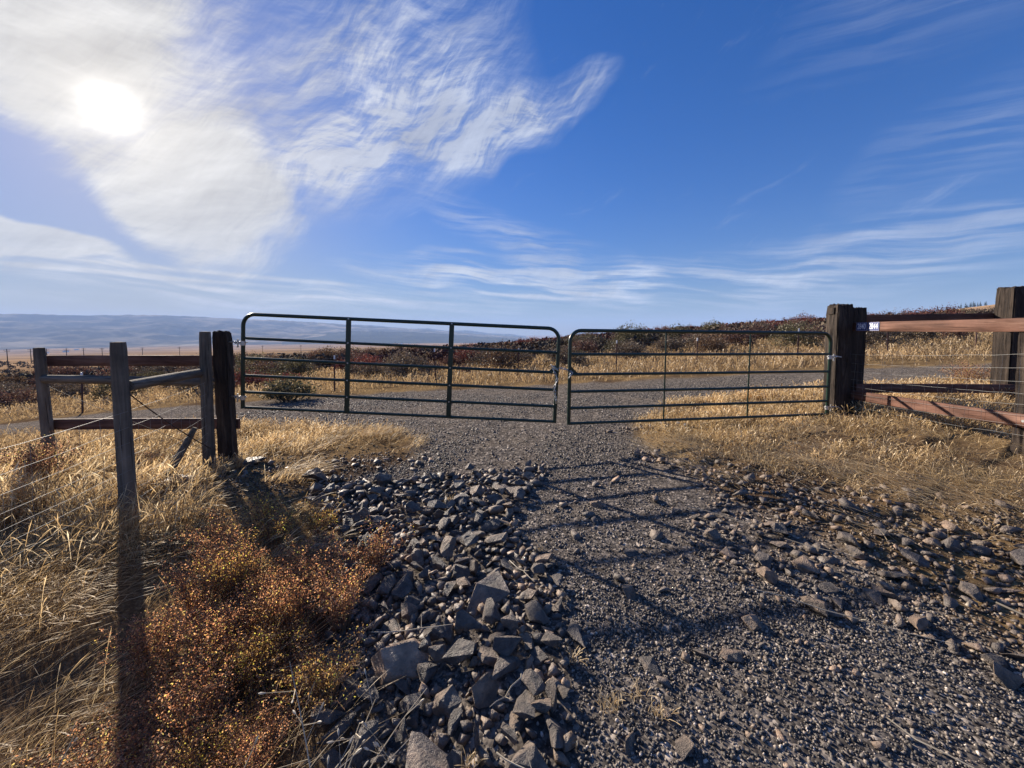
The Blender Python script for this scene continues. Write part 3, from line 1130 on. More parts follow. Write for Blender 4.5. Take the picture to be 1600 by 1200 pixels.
def hull_rock(seed, flat, detail):
    rr = random.Random(seed)
    bm = bmesh.new()
    n = rr.randint(9, 14)
    for _ in range(n):
        v = Vector((rr.gauss(0, 1), rr.gauss(0, 1), rr.gauss(0, 1))).normalized()
        v = v / (max(abs(v.x), abs(v.y), abs(v.z)) ** .75)
        v = Vector((v.x * rr.uniform(.7, 1), v.y * rr.uniform(.7, 1) * .76, v.z * rr.uniform(.75, 1) * flat))
        bm.verts.new(v * .5)
    r = bmesh.ops.convex_hull(bm, input=list(bm.verts))
    junk = list({e for e in r.get('geom_interior', []) + r.get('geom_unused', []) if isinstance(e, bmesh.types.BMVert)})
    if junk:
        bmesh.ops.delete(bm, geom=junk, context='VERTS')
    bmesh.ops.dissolve_limit(bm, angle_limit=R(9), verts=bm.verts, edges=bm.edges)
    if detail:
        bmesh.ops.bevel(bm, geom=list(bm.edges), offset=.011, segments=1, affect='EDGES', clamp_overlap=True)
        bmesh.ops.triangulate(bm, faces=list(bm.faces))
        bmesh.ops.subdivide_edges(bm, edges=[e for e in bm.edges if e.calc_length() > .11], cuts=detail)
        bmesh.ops.triangulate(bm, faces=list(bm.faces))
        bm.normal_update()
        for v in bm.verts:
            x, y, z = v.co
            k = float(fbm(x * 4.3 + seed, y * 4.3 + z * 3.7, seed, 4)) - .5
            k2 = float(fbm(x * 13 + z * 11, y * 13 + seed, seed + 2, 2)) - .5
            v.co += v.normal * (k * .055 + k2 * .022)
    else:
        bmesh.ops.triangulate(bm, faces=list(bm.faces))
    me = bpy.data.meshes.new("rock")
    bm.to_mesh(me)
    bm.free()
    me.materials.append(M_ROCK)
    return me


ROCK_D = [hull_rock(100 + k, f, 2) for k, f in enumerate([.28, .36, .46, .5, .58, .62, .3, .4, .5, .26, .55, .36, .44, .32])]
ROCK_S = []
for k in range(10):
    me = hull_rock(300 + k, [.4, .5, .6, .7, .45][k % 5], 0)
    v = np.empty(len(me.vertices) * 3)
    me.vertices.foreach_get("co", v)
    t = np.array([list(p.vertices) for p in me.polygons])
    ROCK_S.append((v.reshape(-1, 3), t))


def inside(poly, x, y):
    c = np.zeros(len(x), bool)
    n = len(poly)
    for a in range(n):
        x0, y0 = poly[a]
        x1, y1 = poly[(a + 1) % n]
        k = (y0 > y) != (y1 > y)
        with np.errstate(divide='ignore', invalid='ignore'):
            c ^= k & (x < (x1 - x0) * (y - y0) / (y1 - y0 + 1e-12) + x0)
    return c


LEFT = [(-2.3, 4.25), (-1.75, 3.3), (-1.35, 2.65), (-1.0, 2.0), (-.78, 1.5), (-.62, .7), (.25, .7), (.22, 1.35), (.30, 1.9), (.30, 2.5), (.05, 3.0), (.05, 3.5), (.42, 4.25), (-.3, 4.35), (-1.2, 4.2)]
LTOP = [(-2.35, 4.05), (-1.4, 3.95), (-.6, 4.1), (.35, 4.5), (.42, 4.2), (-.6, 3.8)]
RIGHT = [(1.55, 4.95), (2.15, 4.4), (2.45, 3.75), (3.0, 3.1), (3.7, 2.5), (4.2, 2.05), (3.6, 1.5), (2.9, 1.35), (2.25, 1.55), (1.95, 1.9), (1.45, 2.05), (1.25, 2.5), (1.4, 3.0), (1.85, 3.5), (1.9, 4.0), (1.5, 4.7)]
MID = [(.2, 1.2), (.3, 2.0), (.25, 3.3), (.6, 4.2), (1.4, 4.2), (1.6, 3.2), (1.3, 2.2), (1.9, 1.6), (2.3, 1.2)]
placed = []
cells = {}
CELL = .3


def try_place(x, y, s, lim):
    i, j = int(math.floor(x / CELL)), int(math.floor(y / CELL))
    for a in range(i - 1, i + 2):
        for b in range(j - 1, j + 2):
            for (u, v, q) in cells.get((a, b), ()):
                if (u - x) ** 2 + (v - y) ** 2 < (lim * (s + q) * .5) ** 2:
                    return False
    cells.setdefault((i, j), []).append((x, y, s))
    return True


HERO = [  # x, y, size, mesh, yaw, tilt, label
    (-.56, 1.84, .29, 4, .3, (.25, .1), "largest pale-faced boulder in the rubble, beside the orange weeds"),
    (-.02, 1.72, .23, 9, 1.1, (.2, .1), "flat rounded slab right of the largest boulder"),
    (-.16, 2.22, .30, 1, .4, (.3, -.2), "long pale slab lying across the upper rubble bank"),
    (.36, 1.92, .22, 9, 2.0, (.05, .05), "flat brown-grey stone bedded in the gravel at the rubble's edge"),
    (-2.18, 4.18, .30, 5, .2, (.1, .2), "dark lone boulder at the far left end of the rubble"),
    (-1.42, 4.15, .26, 3, 1.4, (.5, .2), "upright dark stone at the back of the rubble"),
    (1.30, 1.98, .13, 4, .4, (.3, .5), "small pale block standing alone on the open gravel"),
    (.08, 1.36, .24, 2, .5, (.3, .2), "wedge-shaped dark slab low in the rubble near the gravel"),
    (-.30, 1.36, .26, 7, 2.5, (.5, -.3), "pale angular stone with a dry weed lying on it"),
    (2.05, 2.83, .18, 5, .2, (.6, .3), "upright angular stone among the right-hand rubble"),
    (3.35, 2.35, .30, 6, 2.7, (.1, .1), "broad lichen-grey slab at the edge of the right-hand grass"),
    (1.62, 2.36, .20, 2, .9, (.3, .4), "blocky stone where the right-hand rubble meets the drive"),
]
for (x, y, s, k, yaw, tl, lb) in HERO:
    try_place(x, y, s, 1)
    placed.append((x, y, s, ('hero', k, yaw, tl, lb)))


def scatter(poly, n, s0, s1, lim, zone, pw=1.6):
    xs = [p[0] for p in poly]
    ys = [p[1] for p in poly]
    x = rng.uniform(min(xs), max(xs), n * 4)
    y = rng.uniform(min(ys), max(ys), n * 4)
    k = inside(poly, x, y)
    x, y = x[k][:n], y[k][:n]
    s = np.sort(s0 + (s1 - s0) * rng.uniform(0, 1, len(x)) ** pw)[::-1]
    for a, b, c in zip(x, y, s):
        if try_place(a, b, c, lim):
            placed.append((a, b, c, zone))


scatter(LEFT, 1100, .07, .185, .52, 'left', 2.0)
scatter(LTOP, 160, .06, .16, .6, 'left')
scatter(LEFT, 3600, .03, .10, .52, 'left')
scatter(RIGHT, 400, .055, .17, .62, 'right', 2.2)
scatter(RIGHT, 1300, .022, .08, .62, 'right')
scatter(MID, 46, .05, .15, .8, 'mid')
scatter(MID, 260, .022, .05, .8, 'mid')
scatter([(-1.2, 4.6), (-.8, 6.5), (1.4, 6.5), (1.6, 5.0), (.5, 4.5)], 70, .025, .08, .8, 'mid')
scatter([(-3.7, 4.4), (-3.3, 4.9), (-2.6, 5.0), (-1.0, 5.0), (-1.0, 4.4), (-2.2, 4.4)], 110, .03, .13, .8, 'soil')
scatter([(2.2, 4.4), (3.0, 4.0), (4.4, 2.6), (4.0, 2.1), (2.8, 3.2)], 150, .03, .14, .8, 'soil')
scatter([(1.4, 5.6), (1.6, 6.2), (3.2, 6.4), (3.0, 5.8)], 60, .03, .12, .8, 'soil')

order = sorted(range(len(placed)), key=lambda q: (not isinstance(placed[q][3], tuple), -placed[q][2] / (1 + .6 * math.hypot(placed[q][0], placed[q][1]))))
XY = np.array([(p[0], p[1]) for p in placed])
HZ = ground_h(XY[:, 0], XY[:, 1])


def rock_words(zn, x, y, s_):
    big = "large" if s_ > .125 else "small"
    if zn == 'left':
        if y > 3.3:
            w = "at the far end of the left rubble bank"
        elif y > 2.3:
            w = "in the middle of the left rubble bank, above the largest boulder"
        elif x < -.25:
            w = "in the near rubble bank, on the weed side"
        else:
            w = "in the near rubble bank, on the gravel side"
        return big + " dark rock " + w, big + " rocks " + w
    if zn == 'right':
        w = "in the right rubble strip, towards the gates" if y > 3.2 else ("in the right rubble strip, its middle stretch" if y > 2.3 else "in the right rubble strip, its nearest end")
        return big + " brown-grey rock " + w, big + " rocks " + w
    if zn == 'mid':
        w = "on the gravel under and behind the gates" if y > 4.4 else "on the open gravel of the near drive"
        return big + " loose stone lying " + w, big + " loose stones " + w
    w = "left of the drive" if x < 0 else "right of the drive"
    return big + " stone bedded in brown soil " + w, big + " stones in bare soil " + w


rub_v, rub_f, rub_t, off = [], [], [], 0
for cnt, q in enumerate(order):
    x, y, s, zn = placed[q]
    z = HZ[q]
    heap = .10 if zn == 'left' else .05
    if cnt < 296:
        if isinstance(zn, tuple):
            me, yaw, tl = ROCK_D[zn[1]], zn[2], zn[3]
        else:
            me = ROCK_D[random.randrange(len(ROCK_D))]
            yaw = random.uniform(0, 6.28)
            a = .42 if zn == 'left' else .25
            tl = (random.gauss(0, a), random.gauss(0, a))
        o = bpy.data.objects.new("rock", me)
        COL.objects.link(o)
        lift = s * random.uniform(.05, .24) + (random.uniform(0, heap) * .5 if zn == 'left' else 0)
        if zn == 'mid':
            lift = s * .08
        o.location = (x, y, z + lift)
        o.rotation_euler = (tl[0], tl[1], yaw)
        o.scale = (s * random.uniform(.9, 1.25), s * random.uniform(.85, 1.15), s * random.uniform(.85, 1.2))
        if isinstance(zn, tuple):
            o.scale = (s * 1.1, s, s * 1.05)
            if 'pale' in zn[4]:
                o.color = (1.75, 1.62, 1.5, 1)
            tag(o, zn[4], "rock")
        else:
            lb_, gp_ = rock_words(zn, x, y, s)
            tag(o, lb_, "rock", gp_)
    else:
        v, f = ROCK_S[random.randrange(len(ROCK_S))]
        Rm = np.array(Euler((random.gauss(0, .4), random.gauss(0, .4), random.uniform(0, 6.28))).to_matrix())
        sc = s * np.array([random.uniform(.9, 1.3), random.uniform(.8, 1.1), random.uniform(.8, 1.2)])
        vv = (v * sc) @ Rm.T + np.array([x, y, z + s * random.uniform(0, .2) + (random.uniform(0, .02) if zn == 'left' else 0)])
        rub_v.append(vv)
        rub_f.append(f + off)
        rub_t.append(np.full(len(v), random.random()))
        off += len(v)
o = link("rubble", np_mesh("rubble", np.concatenate(rub_v), np.concatenate(rub_f), M_ROCK, {'tint': np.concatenate(rub_t)}))
tag(o, "small broken basalt stones filling the gaps between the rocks", "rubble", None, "stuff")

# two boulders by the left gate post and a slab by the fence
for (x, y, s, k, yaw, lb) in [(-3.30, 4.86, .26, 3, .4, "dark stone in the shade at the foot of the left gate post"),
                              (-3.55, 4.72, .20, 5, 1.4, "smaller dark stone hard against the foot of the left gate post"),
                              (-3.72, 4.12, .42, 9, .7, "flat weathered stone under the wire between two grey posts")]:
    o = bpy.data.objects.new("rock", ROCK_D[k])
    COL.objects.link(o)
    o.location = (x, y, gz1(x, y) + s * .12)
    o.rotation_euler = (.1, -.1, yaw)
    o.scale = (s * 1.2, s, s)
    tag(o, lb, "rock")

# ------------------------------------------------------------------ gravel pebbles
ico = bmesh.new()
bmesh.ops.create_icosphere(ico, subdivisions=1, radius=1.0)
ico.verts.index_update()
IV = np.array([tuple(v.co) for v in ico.verts])
IF = np.array([[v.index for v in f.verts] for f in ico.faces])
ico.free()


def rand_rot(n):
    q = rng.normal(size=(n, 4))
    q /= np.linalg.norm(q, axis=1)[:, None]
    w, x, y, z = q.T
    return np.stack([1 - 2 * (y * y + z * z), 2 * (x * y - z * w), 2 * (x * z + y * w), 2 * (x * y + z * w), 1 - 2 * (x * x + z * z), 2 * (y * z - x * w),
                     2 * (x * z - y * w), 2 * (y * z + x * w), 1 - 2 * (x * x + y * y)], 1).reshape(-1, 3, 3)


OV = np.array([(1, 0, 0), (0, 1, 0), (-1, 0, 0), (0, -1, 0), (0, 0, 1), (0, 0, -1)], float)
OFc = np.array([(0, 1, 4), (1, 2, 4), (2, 3, 4), (3, 0, 4), (1, 0, 5), (2, 1, 5), (3, 2, 5), (0, 3, 5)])


def pebbles(n0, y0, y1, pw, s0, s1, BV, BF, lim, soil=False):
    x = rng.uniform(-6.5 if y1 > 6 else -2.4, 8 if y1 > 6 else 4.2, n0)
    y = y0 + rng.uniform(0, 1, n0) ** pw * (y1 - y0)
    g_ = gravel_mask(x, y)
    keep = (np.abs(x) < y * 1.45 + .6) & (rng.uniform(size=n0) < g_)
    keep &= ~(inside(LEFT, x, y) & (rng.uniform(size=n0) < .75))
    keep &= rng.uniform(size=n0) < np.maximum(.15 + .85 * sstep(.38, .56, fbm(x * 1.1, y * .6, 141, 3)), 1.0 * sstep(2.8, 2.0, y))
    keep &= rng.uniform(size=n0) < 1 - sstep(y0 + (y1 - y0) * .65, y1, y)
    x, y = x[keep][:lim], y[keep][:lim]
    n = len(x)
    sz = s0 + (s1 - s0) * rng.uniform(size=n) ** 2.2
    shape = np.stack([rng.uniform(.8, 1.4, n), rng.uniform(.65, 1.0, n), rng.uniform(.5, .9, n)], 1)
    V = BV[None] * (1 + rng.uniform(-.30, .20, (n, len(BV), 1))) * shape[:, None, :] * sz[:, None, None]
    V = np.einsum('nij,nkj->nki', rand_rot(n), V)
    V += np.stack([x, y, ground_h(x, y) + sz * rng.uniform(-.15, .6, n)], 1)[:, None, :]
    F = (BF[None] + (np.arange(n) * len(BV))[:, None, None]).reshape(-1, 3)
    return V.reshape(-1, 3), F, np.repeat(rng.uniform(0, 1, n), len(BV))


PB = [pebbles(82000, .75, 2.7, 1.2, .0036, .0110, IV, IF, 29000), pebbles(125000, 1.7, 6.2, 1.1, .0048, .014, OV, OFc, 48000), pebbles(60000, 4.2, 12.5, 1.0, .009, .022, OV, OFc, 24000)]
Vp, Fp, Tp, off = [], [], [], 0
for (v, f, t) in PB:
    Vp.append(v)
    Fp.append(f + off)
    Tp.append(t)
    off += len(v)
o = link("gravel", np_mesh("gravel", np.concatenate(Vp), np.concatenate(Fp), M_PEB, {'tint': np.concatenate(Tp)}))
tag(o, "dark grey crushed gravel covering the drive", "gravel", None, "stuff")

# clods and small stones on the bare soil
def soil_d(x, y):
    L_ = np.exp(-(((x + 1.9) / 1.1) ** 2 + ((y - 4.6) / .7) ** 2)) + np.exp(-(((x + 3.0) / .7) ** 2 + ((y - 4.3) / .5) ** 2))
    R_ = np.exp(-(((x - 2.6) / .8) ** 2 + ((y - 4.1) / .8) ** 2)) + inside(RIGHT, x, y) * 1.0 + np.exp(-(((x - 3.6) / .8) ** 2 + ((y - 2.7) / .6) ** 2))
    return np.clip(L_ + R_, 0, 1) * (1 - gravel_mask(x, y) * .7)


x, y = rng.uniform(-4, 5, 90000), rng.uniform(1.2, 5.6, 90000)
kk = rng.uniform(size=90000) < soil_d(x, y)
x, y = x[kk][:15000], y[kk][:15000]
n = len(x)
sz = .005 + .016 * rng.uniform(size=n) ** 3
Vs = OV[None] * (1 + rng.uniform(-.3, .2, (n, 6, 1))) * np.array([1.2, .9, .65]) * sz[:, None, None]
Vs = np.einsum('nij,nkj->nki', rand_rot(n), Vs) + np.stack([x, y, ground_h(x, y) + sz * .2], 1)[:, None, :]
Fs = (OFc[None] + (np.arange(n) * 6)[:, None, None]).reshape(-1, 3)
M_CLOD = mat_leafy("soil_clod", [(0, (.045, .030, .020)), (.5, (.11, .075, .048)), (.85, (.19, .14, .095)), (1, (.34, .29, .22))], 0.0)
tag(link("soil_crumbs", np_mesh("soil_crumbs", Vs.reshape(-1, 3), Fs, M_CLOD, {'tint': np.repeat(rng.uniform(0, 1, n), 6)})), "brown clods and small stones on the bare soil edges", "soil", None, "stuff")

# ------------------------------------------------------------------ grass
GOLD = [(0, (.24, .15, .065)), (.3, (.50, .335, .15)), (.7, (.70, .51, .26)), (1, (.82, .67, .43))]
M_GRASS = mat_leafy("dry_grass", GOLD, .42, pos_scale=1.6)
M_GRASS_L = mat_leafy('blond_grass', [(0, (.26, .17, .08)), (.3, (.50, .34, .16)), (.7, (.68, .50, .27)), (1, (.84, .71, .47))], .6, pos_scale=1.6)
M_GRASS_FAR = mat_leafy("dry_grass_far", [(0, (.20, .125, .06)), (.4, (.40, .27, .13)), (1, (.58, .43, .24))], .42, pos_scale=.35)


def blades(x, y, h, lx, ly, w, head, z=None, tint=None):
    """bending dry stems with a small drooping seed head; x,y base, lx,ly lean as a share of height"""
    n = len(x)
    z = ground_h(x, y) - .01 if z is None else z
    th = rng.uniform(0, math.pi, n)
    wx, wy = np.cos(th), np.sin(th)
    S_ = np.array([0, .38, .72, .88, 1.0])
    Wd = np.stack([w, w * .8, w * .6, w * head, w * .25], 1)
    L = np.hypot(lx, ly)
    zf = 1 / np.sqrt(1 + L * L)
    V = np.empty((n, 10, 3))
    for k, s in enumerate(S_):
        cx = x + lx * h * zf * s ** 1.7
        cy = y + ly * h * zf * s ** 1.7
        cz = z + h * zf * (s - .28 * L * zf * s ** 3)
        for q, sg in ((0, -.5), (1, .5)):
            V[:, 2 * k + q, 0] = cx + wx * Wd[:, k] * sg
            V[:, 2 * k + q, 1] = cy + wy * Wd[:, k] * sg
            V[:, 2 * k + q, 2] = cz
    base = (np.arange(n) * 10)[:, None]
    F = np.concatenate([base + np.array([[2 * k, 2 * k + 1, 2 * k + 3, 2 * k + 2]]) for k in range(4)], 0)
    t = rng.uniform(0, 1, n) if tint is None else tint
    return V.reshape(-1, 3), F, np.repeat(np.clip(t, 0, 1), 10)


def grass_obj(name, parts, mat, label):
    V, F, T, o = [], [], [], 0
    for (v, f, t) in parts:
        V.append(v)
        F.append(f + o)
        T.append(t)
        o += len(v)
    ob = link(name, np_mesh(name, np.concatenate(V), np.concatenate(F), mat, {'tint': np.concatenate(T)}))
    tag(ob, label, "grass", None, "stuff")
    return ob


def sample(n, x0, x1, y0, y1, fn):
    x, y = rng.uniform(x0, x1, n), rng.uniform(y0, y1, n)
    k = rng.uniform(size=n) < fn(x, y)
    return x[k], y[k]


def off_gravel(x, y):
    return np.clip(1 - gravel_mask(x, y) * 1.15, 0, 1)


def left_d(x, y):
    clump = sstep(.38, .60, fbm(x * 1.6, y * 1.6, 77, 3))
    bare = np.exp(-(((x + 1.75) / 1.0) ** 2 + ((y - 4.6) / .65) ** 2))
    dark = np.exp(-(((x + 2.55) / .45) ** 2 + ((y - 1.95) / .22) ** 2)) + np.exp(-(((x + 3.1) / .5) ** 2 + ((y - 4.0) / .4) ** 2)) + .8 * np.exp(-(((x + 2.55) / .35) ** 2 + ((y - 2.75) / .15) ** 2))
    wd = sstep(-1.75, -1.45, x + .25 * (y - 1.8)) * sstep(3.0, 2.5, y)
    return off_gravel(x, y) * np.clip(.15 + .85 * clump - .85 * bare - .8 * dark - .8 * wd, 0, 1) * ~inside(LEFT, x, y)


x, y = sample(84000, -7.5, -.45, .75, 7.3, left_d)
n = len(x)
far_ = sstep(2.2, 3.4, y) * (x < -3.0)
h = (.20 + .22 * rng.uniform(size=n)) * (.75 + .5 * fbm(x * .9, y * .9, 91, 2))
h = h * (1 - .5 * sstep(4.0, 4.9, y)) * (.6 + .8 * fbm(x * 2.2, y * 2.2, 92, 2))
ang = fbm(x * .55, y * .55, 63, 2) * 5.0 - 1.9
lean = (.9 + .8 * rng.uniform(size=n)) * (1 - .6 * far_)
lx = np.cos(ang) * lean + rng.normal(0, .55, n) + .25
ly = np.sin(ang) * lean * .7 + rng.normal(0, .55, n)
wv_ = .0022 + .0011 * np.clip(y - 1.5, 0, 4)
p1 = blades(x, y, h, lx, ly, wv_, 1.5 + rng.uniform(0, .9, n))
grass_obj("dry_grass", [p1], M_GRASS_L, "pale combed-over dry grass on the left bank below the wire fence")


def right_d(x, y):
    edge = np.interp(y, [1, 2, 2.6, 3.2, 3.8, 4.5, 5.0, 5.5, 8], [4.6, 4.2, 3.7, 3.2, 2.7, 2.6, 2.5, 2.0, 2.0])
    a = sstep(-.25, .9, x - edge + (fbm(x * 1.5, y * 1.5, 12, 3) - .5) * 1.3)
    clump = sstep(.34, .58, fbm(x * 1.9, y * 1.9, 78, 3))
    return off_gravel(x, y) * a * (.12 + .88 * clump) * np.clip(1.15 - .45 * sstep(2.9, 2.2, y), 0, 1)


x, y = sample(105000, 1.6, 10.5, 1.2, 8.4, right_d)
n = len(x)
tall = sstep(4.0, 5.2, y) * .5 + .5 * sstep(4.0, 5.6, x)
h = (.07 + .13 * rng.uniform(size=n)) * (.7 + .65 * tall) * (.55 + .95 * fbm(x * 2.4, y * 2.4, 79, 3))
lx = rng.normal(.15, .55, n)
ly = rng.normal(-.1, .55, n)
wv_ = .0024 + .0010 * np.clip(y - 2, 0, 6)
p1 = blades(x, y, h, lx, ly, wv_, 1.8 + rng.uniform(0, 1.4, n))
# flattened straw
x, y = sample(16000, 1.6, 5.4, 1.6, 5.2, lambda x, y: right_d(x + .75, y) * .9)
n = len(x)
a = rng.normal(2.5, .55, n)
p2 = blades(x, y, rng.uniform(.14, .38, n), np.cos(a) * 3.2, np.sin(a) * 3.2, np.full(n, .0034), np.full(n, 1.2), z=ground_h(x, y) + rng.uniform(.005, .05, n), tint=rng.uniform(.55, 1, n))
grass_obj("dry_grass", [p1, p2], M_GRASS, "golden dry grass and straw on the right-hand verge round the tie posts")


def back_d(x, y):
    line = np.interp(x, [-25, -13, -6, 0, 8, 20, 35], [9.5, 12.2, 13.4, 14.2, 14.4, 14.2, 13.8])
    g = off_gravel(x, y)
    patch = sstep(.40, .60, fbm(x * .22, y * .30, 55, 3))
    nearb = sstep(-1.9, .5, y - line) * (1 - .6 * sstep(4.0, 9.0, y - line))
    return g * np.clip(nearb * .9 + patch * sstep(3, 6, y - line) * .5 + .10, 0, 1) * (np.abs(x) < y * 1.6 + 4)


x, y = sample(95000, -30, 38, 11.5, 34, lambda x, y: back_d(x, y) * np.clip(26 / y, .2, 1.4) / 1.4)
n = len(x)
h = (.16 + .26 * rng.uniform(size=n)) * (.35 + .65 * sstep(12.6, 14.6, y + .0 * x))
p3 = blades(x, y, h, rng.normal(0, .5, n), rng.normal(0, .5, n), .010 + .0011 * y, 1.3 + rng.uniform(0, .6, n))
x, y = sample(26000, -20, -1.2, 5.6, 8.2, lambda x, y: off_gravel(x, y) * (.3 + .7 * sstep(.35, .6, fbm(x * .8, y * .8, 4, 3))))
n = len(x)
p4 = blades(x, y, .10 + .18 * rng.uniform(size=n), rng.normal(.2, .5, n), rng.normal(0, .5, n), np.full(n, .008), np.full(n, 1.8))
grass_obj("dry_grass", [p3, p4], M_GRASS_FAR, "golden dry grass beyond the gates along the road and between the shrubs")

# ------------------------------------------------------------------ shrubs beyond the road


def quad_leaves(C, size, aspect=.6, up=0.0, seed=0):
    """one small four-cornered leaf per centre, random facing"""
    r_ = np.random.default_rng(seed)
    n = len(C)
    a = r_.normal(size=(n, 3))
    a[:, 2] += up
    a /= np.linalg.norm(a, axis=1)[:, None]
    b = np.cross(a, r_.normal(size=(n, 3)))
    b /= np.linalg.norm(b, axis=1)[:, None] + 1e-9
    s = (size * r_.uniform(.6, 1.3, n))[:, None]
    V = np.stack([C - a * s * .5, C + b * s * aspect * .5, C + a * s * .5, C - b * s * aspect * .5], 1)
    F = np.arange(n * 4).reshape(-1, 4)
    return V.reshape(-1, 3), F, np.repeat(r_.uniform(0, 1, n), 4)


M_TWIG = mat_plain("grey_brown_bark", (.085, .068, .056), .9, 0, .2, .3, 12, .3)
M_SHRUB = mat_leafy("shrub_leaf", [(0, (.050, .042, .034)), (.5, (.105, .085, .065)), (1, (.19, .155, .115))], .3, use_obj_color=True)


def shrub_meshes(seed, Wd, H, nleaf):
    rr = random.Random(seed)
    m = MB()
    tips = []

    def grow(p, d, L, r, lvl):
        pts = [p]
        n = 3
        for k in range(n):
            d = (d + Vector((rr.gauss(0, .25), rr.gauss(0, .25), rr.gauss(0.03, .15)))).normalized()
            p = p + d * L / n
            pts.append(p)
            if lvl >= 1:
                tips.append(p)
        m.tube(pts, [r, r * .8, r * .65, r * .45], 4 if lvl else 5, False)
        if lvl < 2:
            for q in range(rr.randint(3, 4)):
                t = rr.uniform(.35, 1.0)
                k = min(int(t * n), n - 1)
                b = pts[k].lerp(pts[k + 1], t * n - k)
                nd = (d + Vector((rr.gauss(0, .65), rr.gauss(0, .65), rr.gauss(.12, .4)))).normalized()
                grow(b, nd, L * rr.uniform(.4, .62), r * .55, lvl + 1)
    ns = rr.randint(8, 11)
    for k in range(ns):
        a = 6.283 * k / ns + rr.uniform(-.3, .3)
        sp = rr.uniform(.25, 1.05)
        d = Vector((math.cos(a) * sp * Wd / 2, math.sin(a) * sp * Wd / 2, H * rr.uniform(.55, 1.0))).normalized()
        grow(Vector((math.cos(a) * .08, math.sin(a) * .08, -.08)), d, math.hypot(sp * Wd / 2, H) * rr.uniform(.42, .60), .024, 0)
    br = m.mesh("branches", M_TWIG, False)
    T = np.array([tuple(t) for t in tips])
    r_ = np.random.default_rng(seed)
    C = T[r_.integers(0, len(T), nleaf)] + r_.normal(0, .10, (nleaf, 3))
    u = r_.normal(size=(nleaf, 3))
    u /= np.linalg.norm(u, axis=1)[:, None]
    u[:, 2] = np.abs(u[:, 2])
    lob = .78 + .42 * vnoise(np.arctan2(u[:, 1], u[:, 0]) * 1.6 + seed, u[:, 2] * 3.0, seed)
    D = u * np.array([Wd * .5, Wd * .5, H * .95]) * (lob * r_.uniform(.62, 1.0, nleaf))[:, None]
    C = np.concatenate([C, D])
    C = C[C[:, 2] > .10]
    v, f, t = quad_leaves(C, .085, .6, .3, seed)
    cr = np_mesh("crown", v, f, M_SHRUB, {'tint': t})
    return br, cr


SH = [shrub_meshes(500 + k, w, h, nl) for k, (w, h, nl) in enumerate([(2.2, 1.25, 1500), (1.7, 1.0, 1100), (2.6, 1.45, 1900), (1.4, .8, 800), (2.0, 1.5, 1500), (2.8, 1.2, 1900)])]
TONES = {'grey': (1.15, 1.05, .95), 'brown': (1.25, .95, .72), 'olive': (1.05, 1.1, .72), 'red': (1.45, .55, .52), 'plum': (1.2, .78, .74)}


def shrub(x, y, k, s, tone, label, group, rz=None):
    root = empty("shrub", (x, y, gz1(x, y)), (0, 0, random.uniform(0, 6.28) if rz is None else rz))
    root.scale = (s, s, s * random.uniform(.85, 1.1))
    b = link("branches", SH[k][0], root)
    c = link("crown", SH[k][1], root)
    j = random.uniform(.8, 1.2)
    c.color = (*[q * j for q in TONES[tone]], 1)
    tag(root, label, "shrub", group)
    return root


for (x, y, k, s, tone, lb) in [
    (-6.4, 10.9, 3, 1.05, 'olive', "low olive-grey shrub at the roadside just right of the left gate post"),
    (-4.7, 17.2, 2, 1.0, 'grey', "wide grey twiggy shrub seen between the two flat gate braces"),
    (-.4, 20.0, 2, 1.1, 'brown', "broad brown shrub behind the latch end of the left gate"),
    (2.6, 19.5, 5, 1.0, 'grey', "dark spreading shrub just right of the gap between the gates"),
    (6.6, 21.5, 0, 1.05, 'grey', "grey shrub with bare crooked branches behind the right gate's first brace"),
    (15.6, 18.3, 1, .9, 'grey', "dark low shrub behind the right gate's hinge end"),
    (-2.9, 26.0, 4, 1.1, 'red', "crimson-leaved shrub above the left gate's second brace"),
    (18.5, 20.0, 5, 1.0, 'grey', "dark tangled shrub seen under the top rail of the right fence"),
]:
    shrub(x, y, k, s, tone, lb, None)
taken = [(-6.4, 10.9), (-4.7, 17.2), (-.4, 20), (2.6, 19.5), (6.6, 21.5), (15.6, 18.3), (-2.9, 26), (18.5, 20)]
cnt = 0
tries = 0
while cnt < 286 and tries < 9000:
    tries += 1
    y = 16.5 + (random.random() ** 1.5) * 48
    x = random.uniform(-1.35, 1.40) * y * 1.0
    line = float(np.interp(x, [-60, -25, -13, -6, 0, 8, 20, 60], [13, 12.5, 14.2, 17.5, 18.8, 21.0, 20.0, 19]))
    if y < line:
        continue
    dmin = 1.9 if y < 27 else 1.4 + y * .006
    if any((x - a) ** 2 + (y - b) ** 2 < dmin ** 2 for a, b in taken):
        continue
    taken.append((x, y))
    redness = float(fbm(x * .07 + 3, y * .07, 88, 2)) + (.16 if (x > -12 and y > 34) else (-.10 if x > -12 else -.3))
    if redness > .57:
        tone = 'red' if random.random() < .6 else 'plum'
    else:
        tone = random.choice(['grey', 'grey', 'brown', 'plum', 'olive'])
    az_ = math.degrees(math.atan2(x, y))
    hue = {'grey': "grey", 'brown': "brown", 'olive': "olive-brown", 'red': "crimson", 'plum': "plum-brown"}[tone]
    dist_ = "in the front of the thicket" if y < 30 else "farther back in the thicket"
    if az_ < -36:
        w = "behind the left timber fence"
    elif az_ < 5:
        w = "behind the left gate"
    elif az_ < 40:
        w = "behind the right gate"
    else:
        w = "behind the right timber fence"
    lb, gp_ = hue + " bushy shrub " + dist_ + " " + w, hue + " shrubs " + dist_ + " " + w
    shrub(x, y, random.randrange(6), (random.uniform(.6, 1.05) if y < 27 else random.uniform(.9, 1.35)), tone, lb, gp_)
    cnt += 1

# far scrub: one mass of bushes no one could count


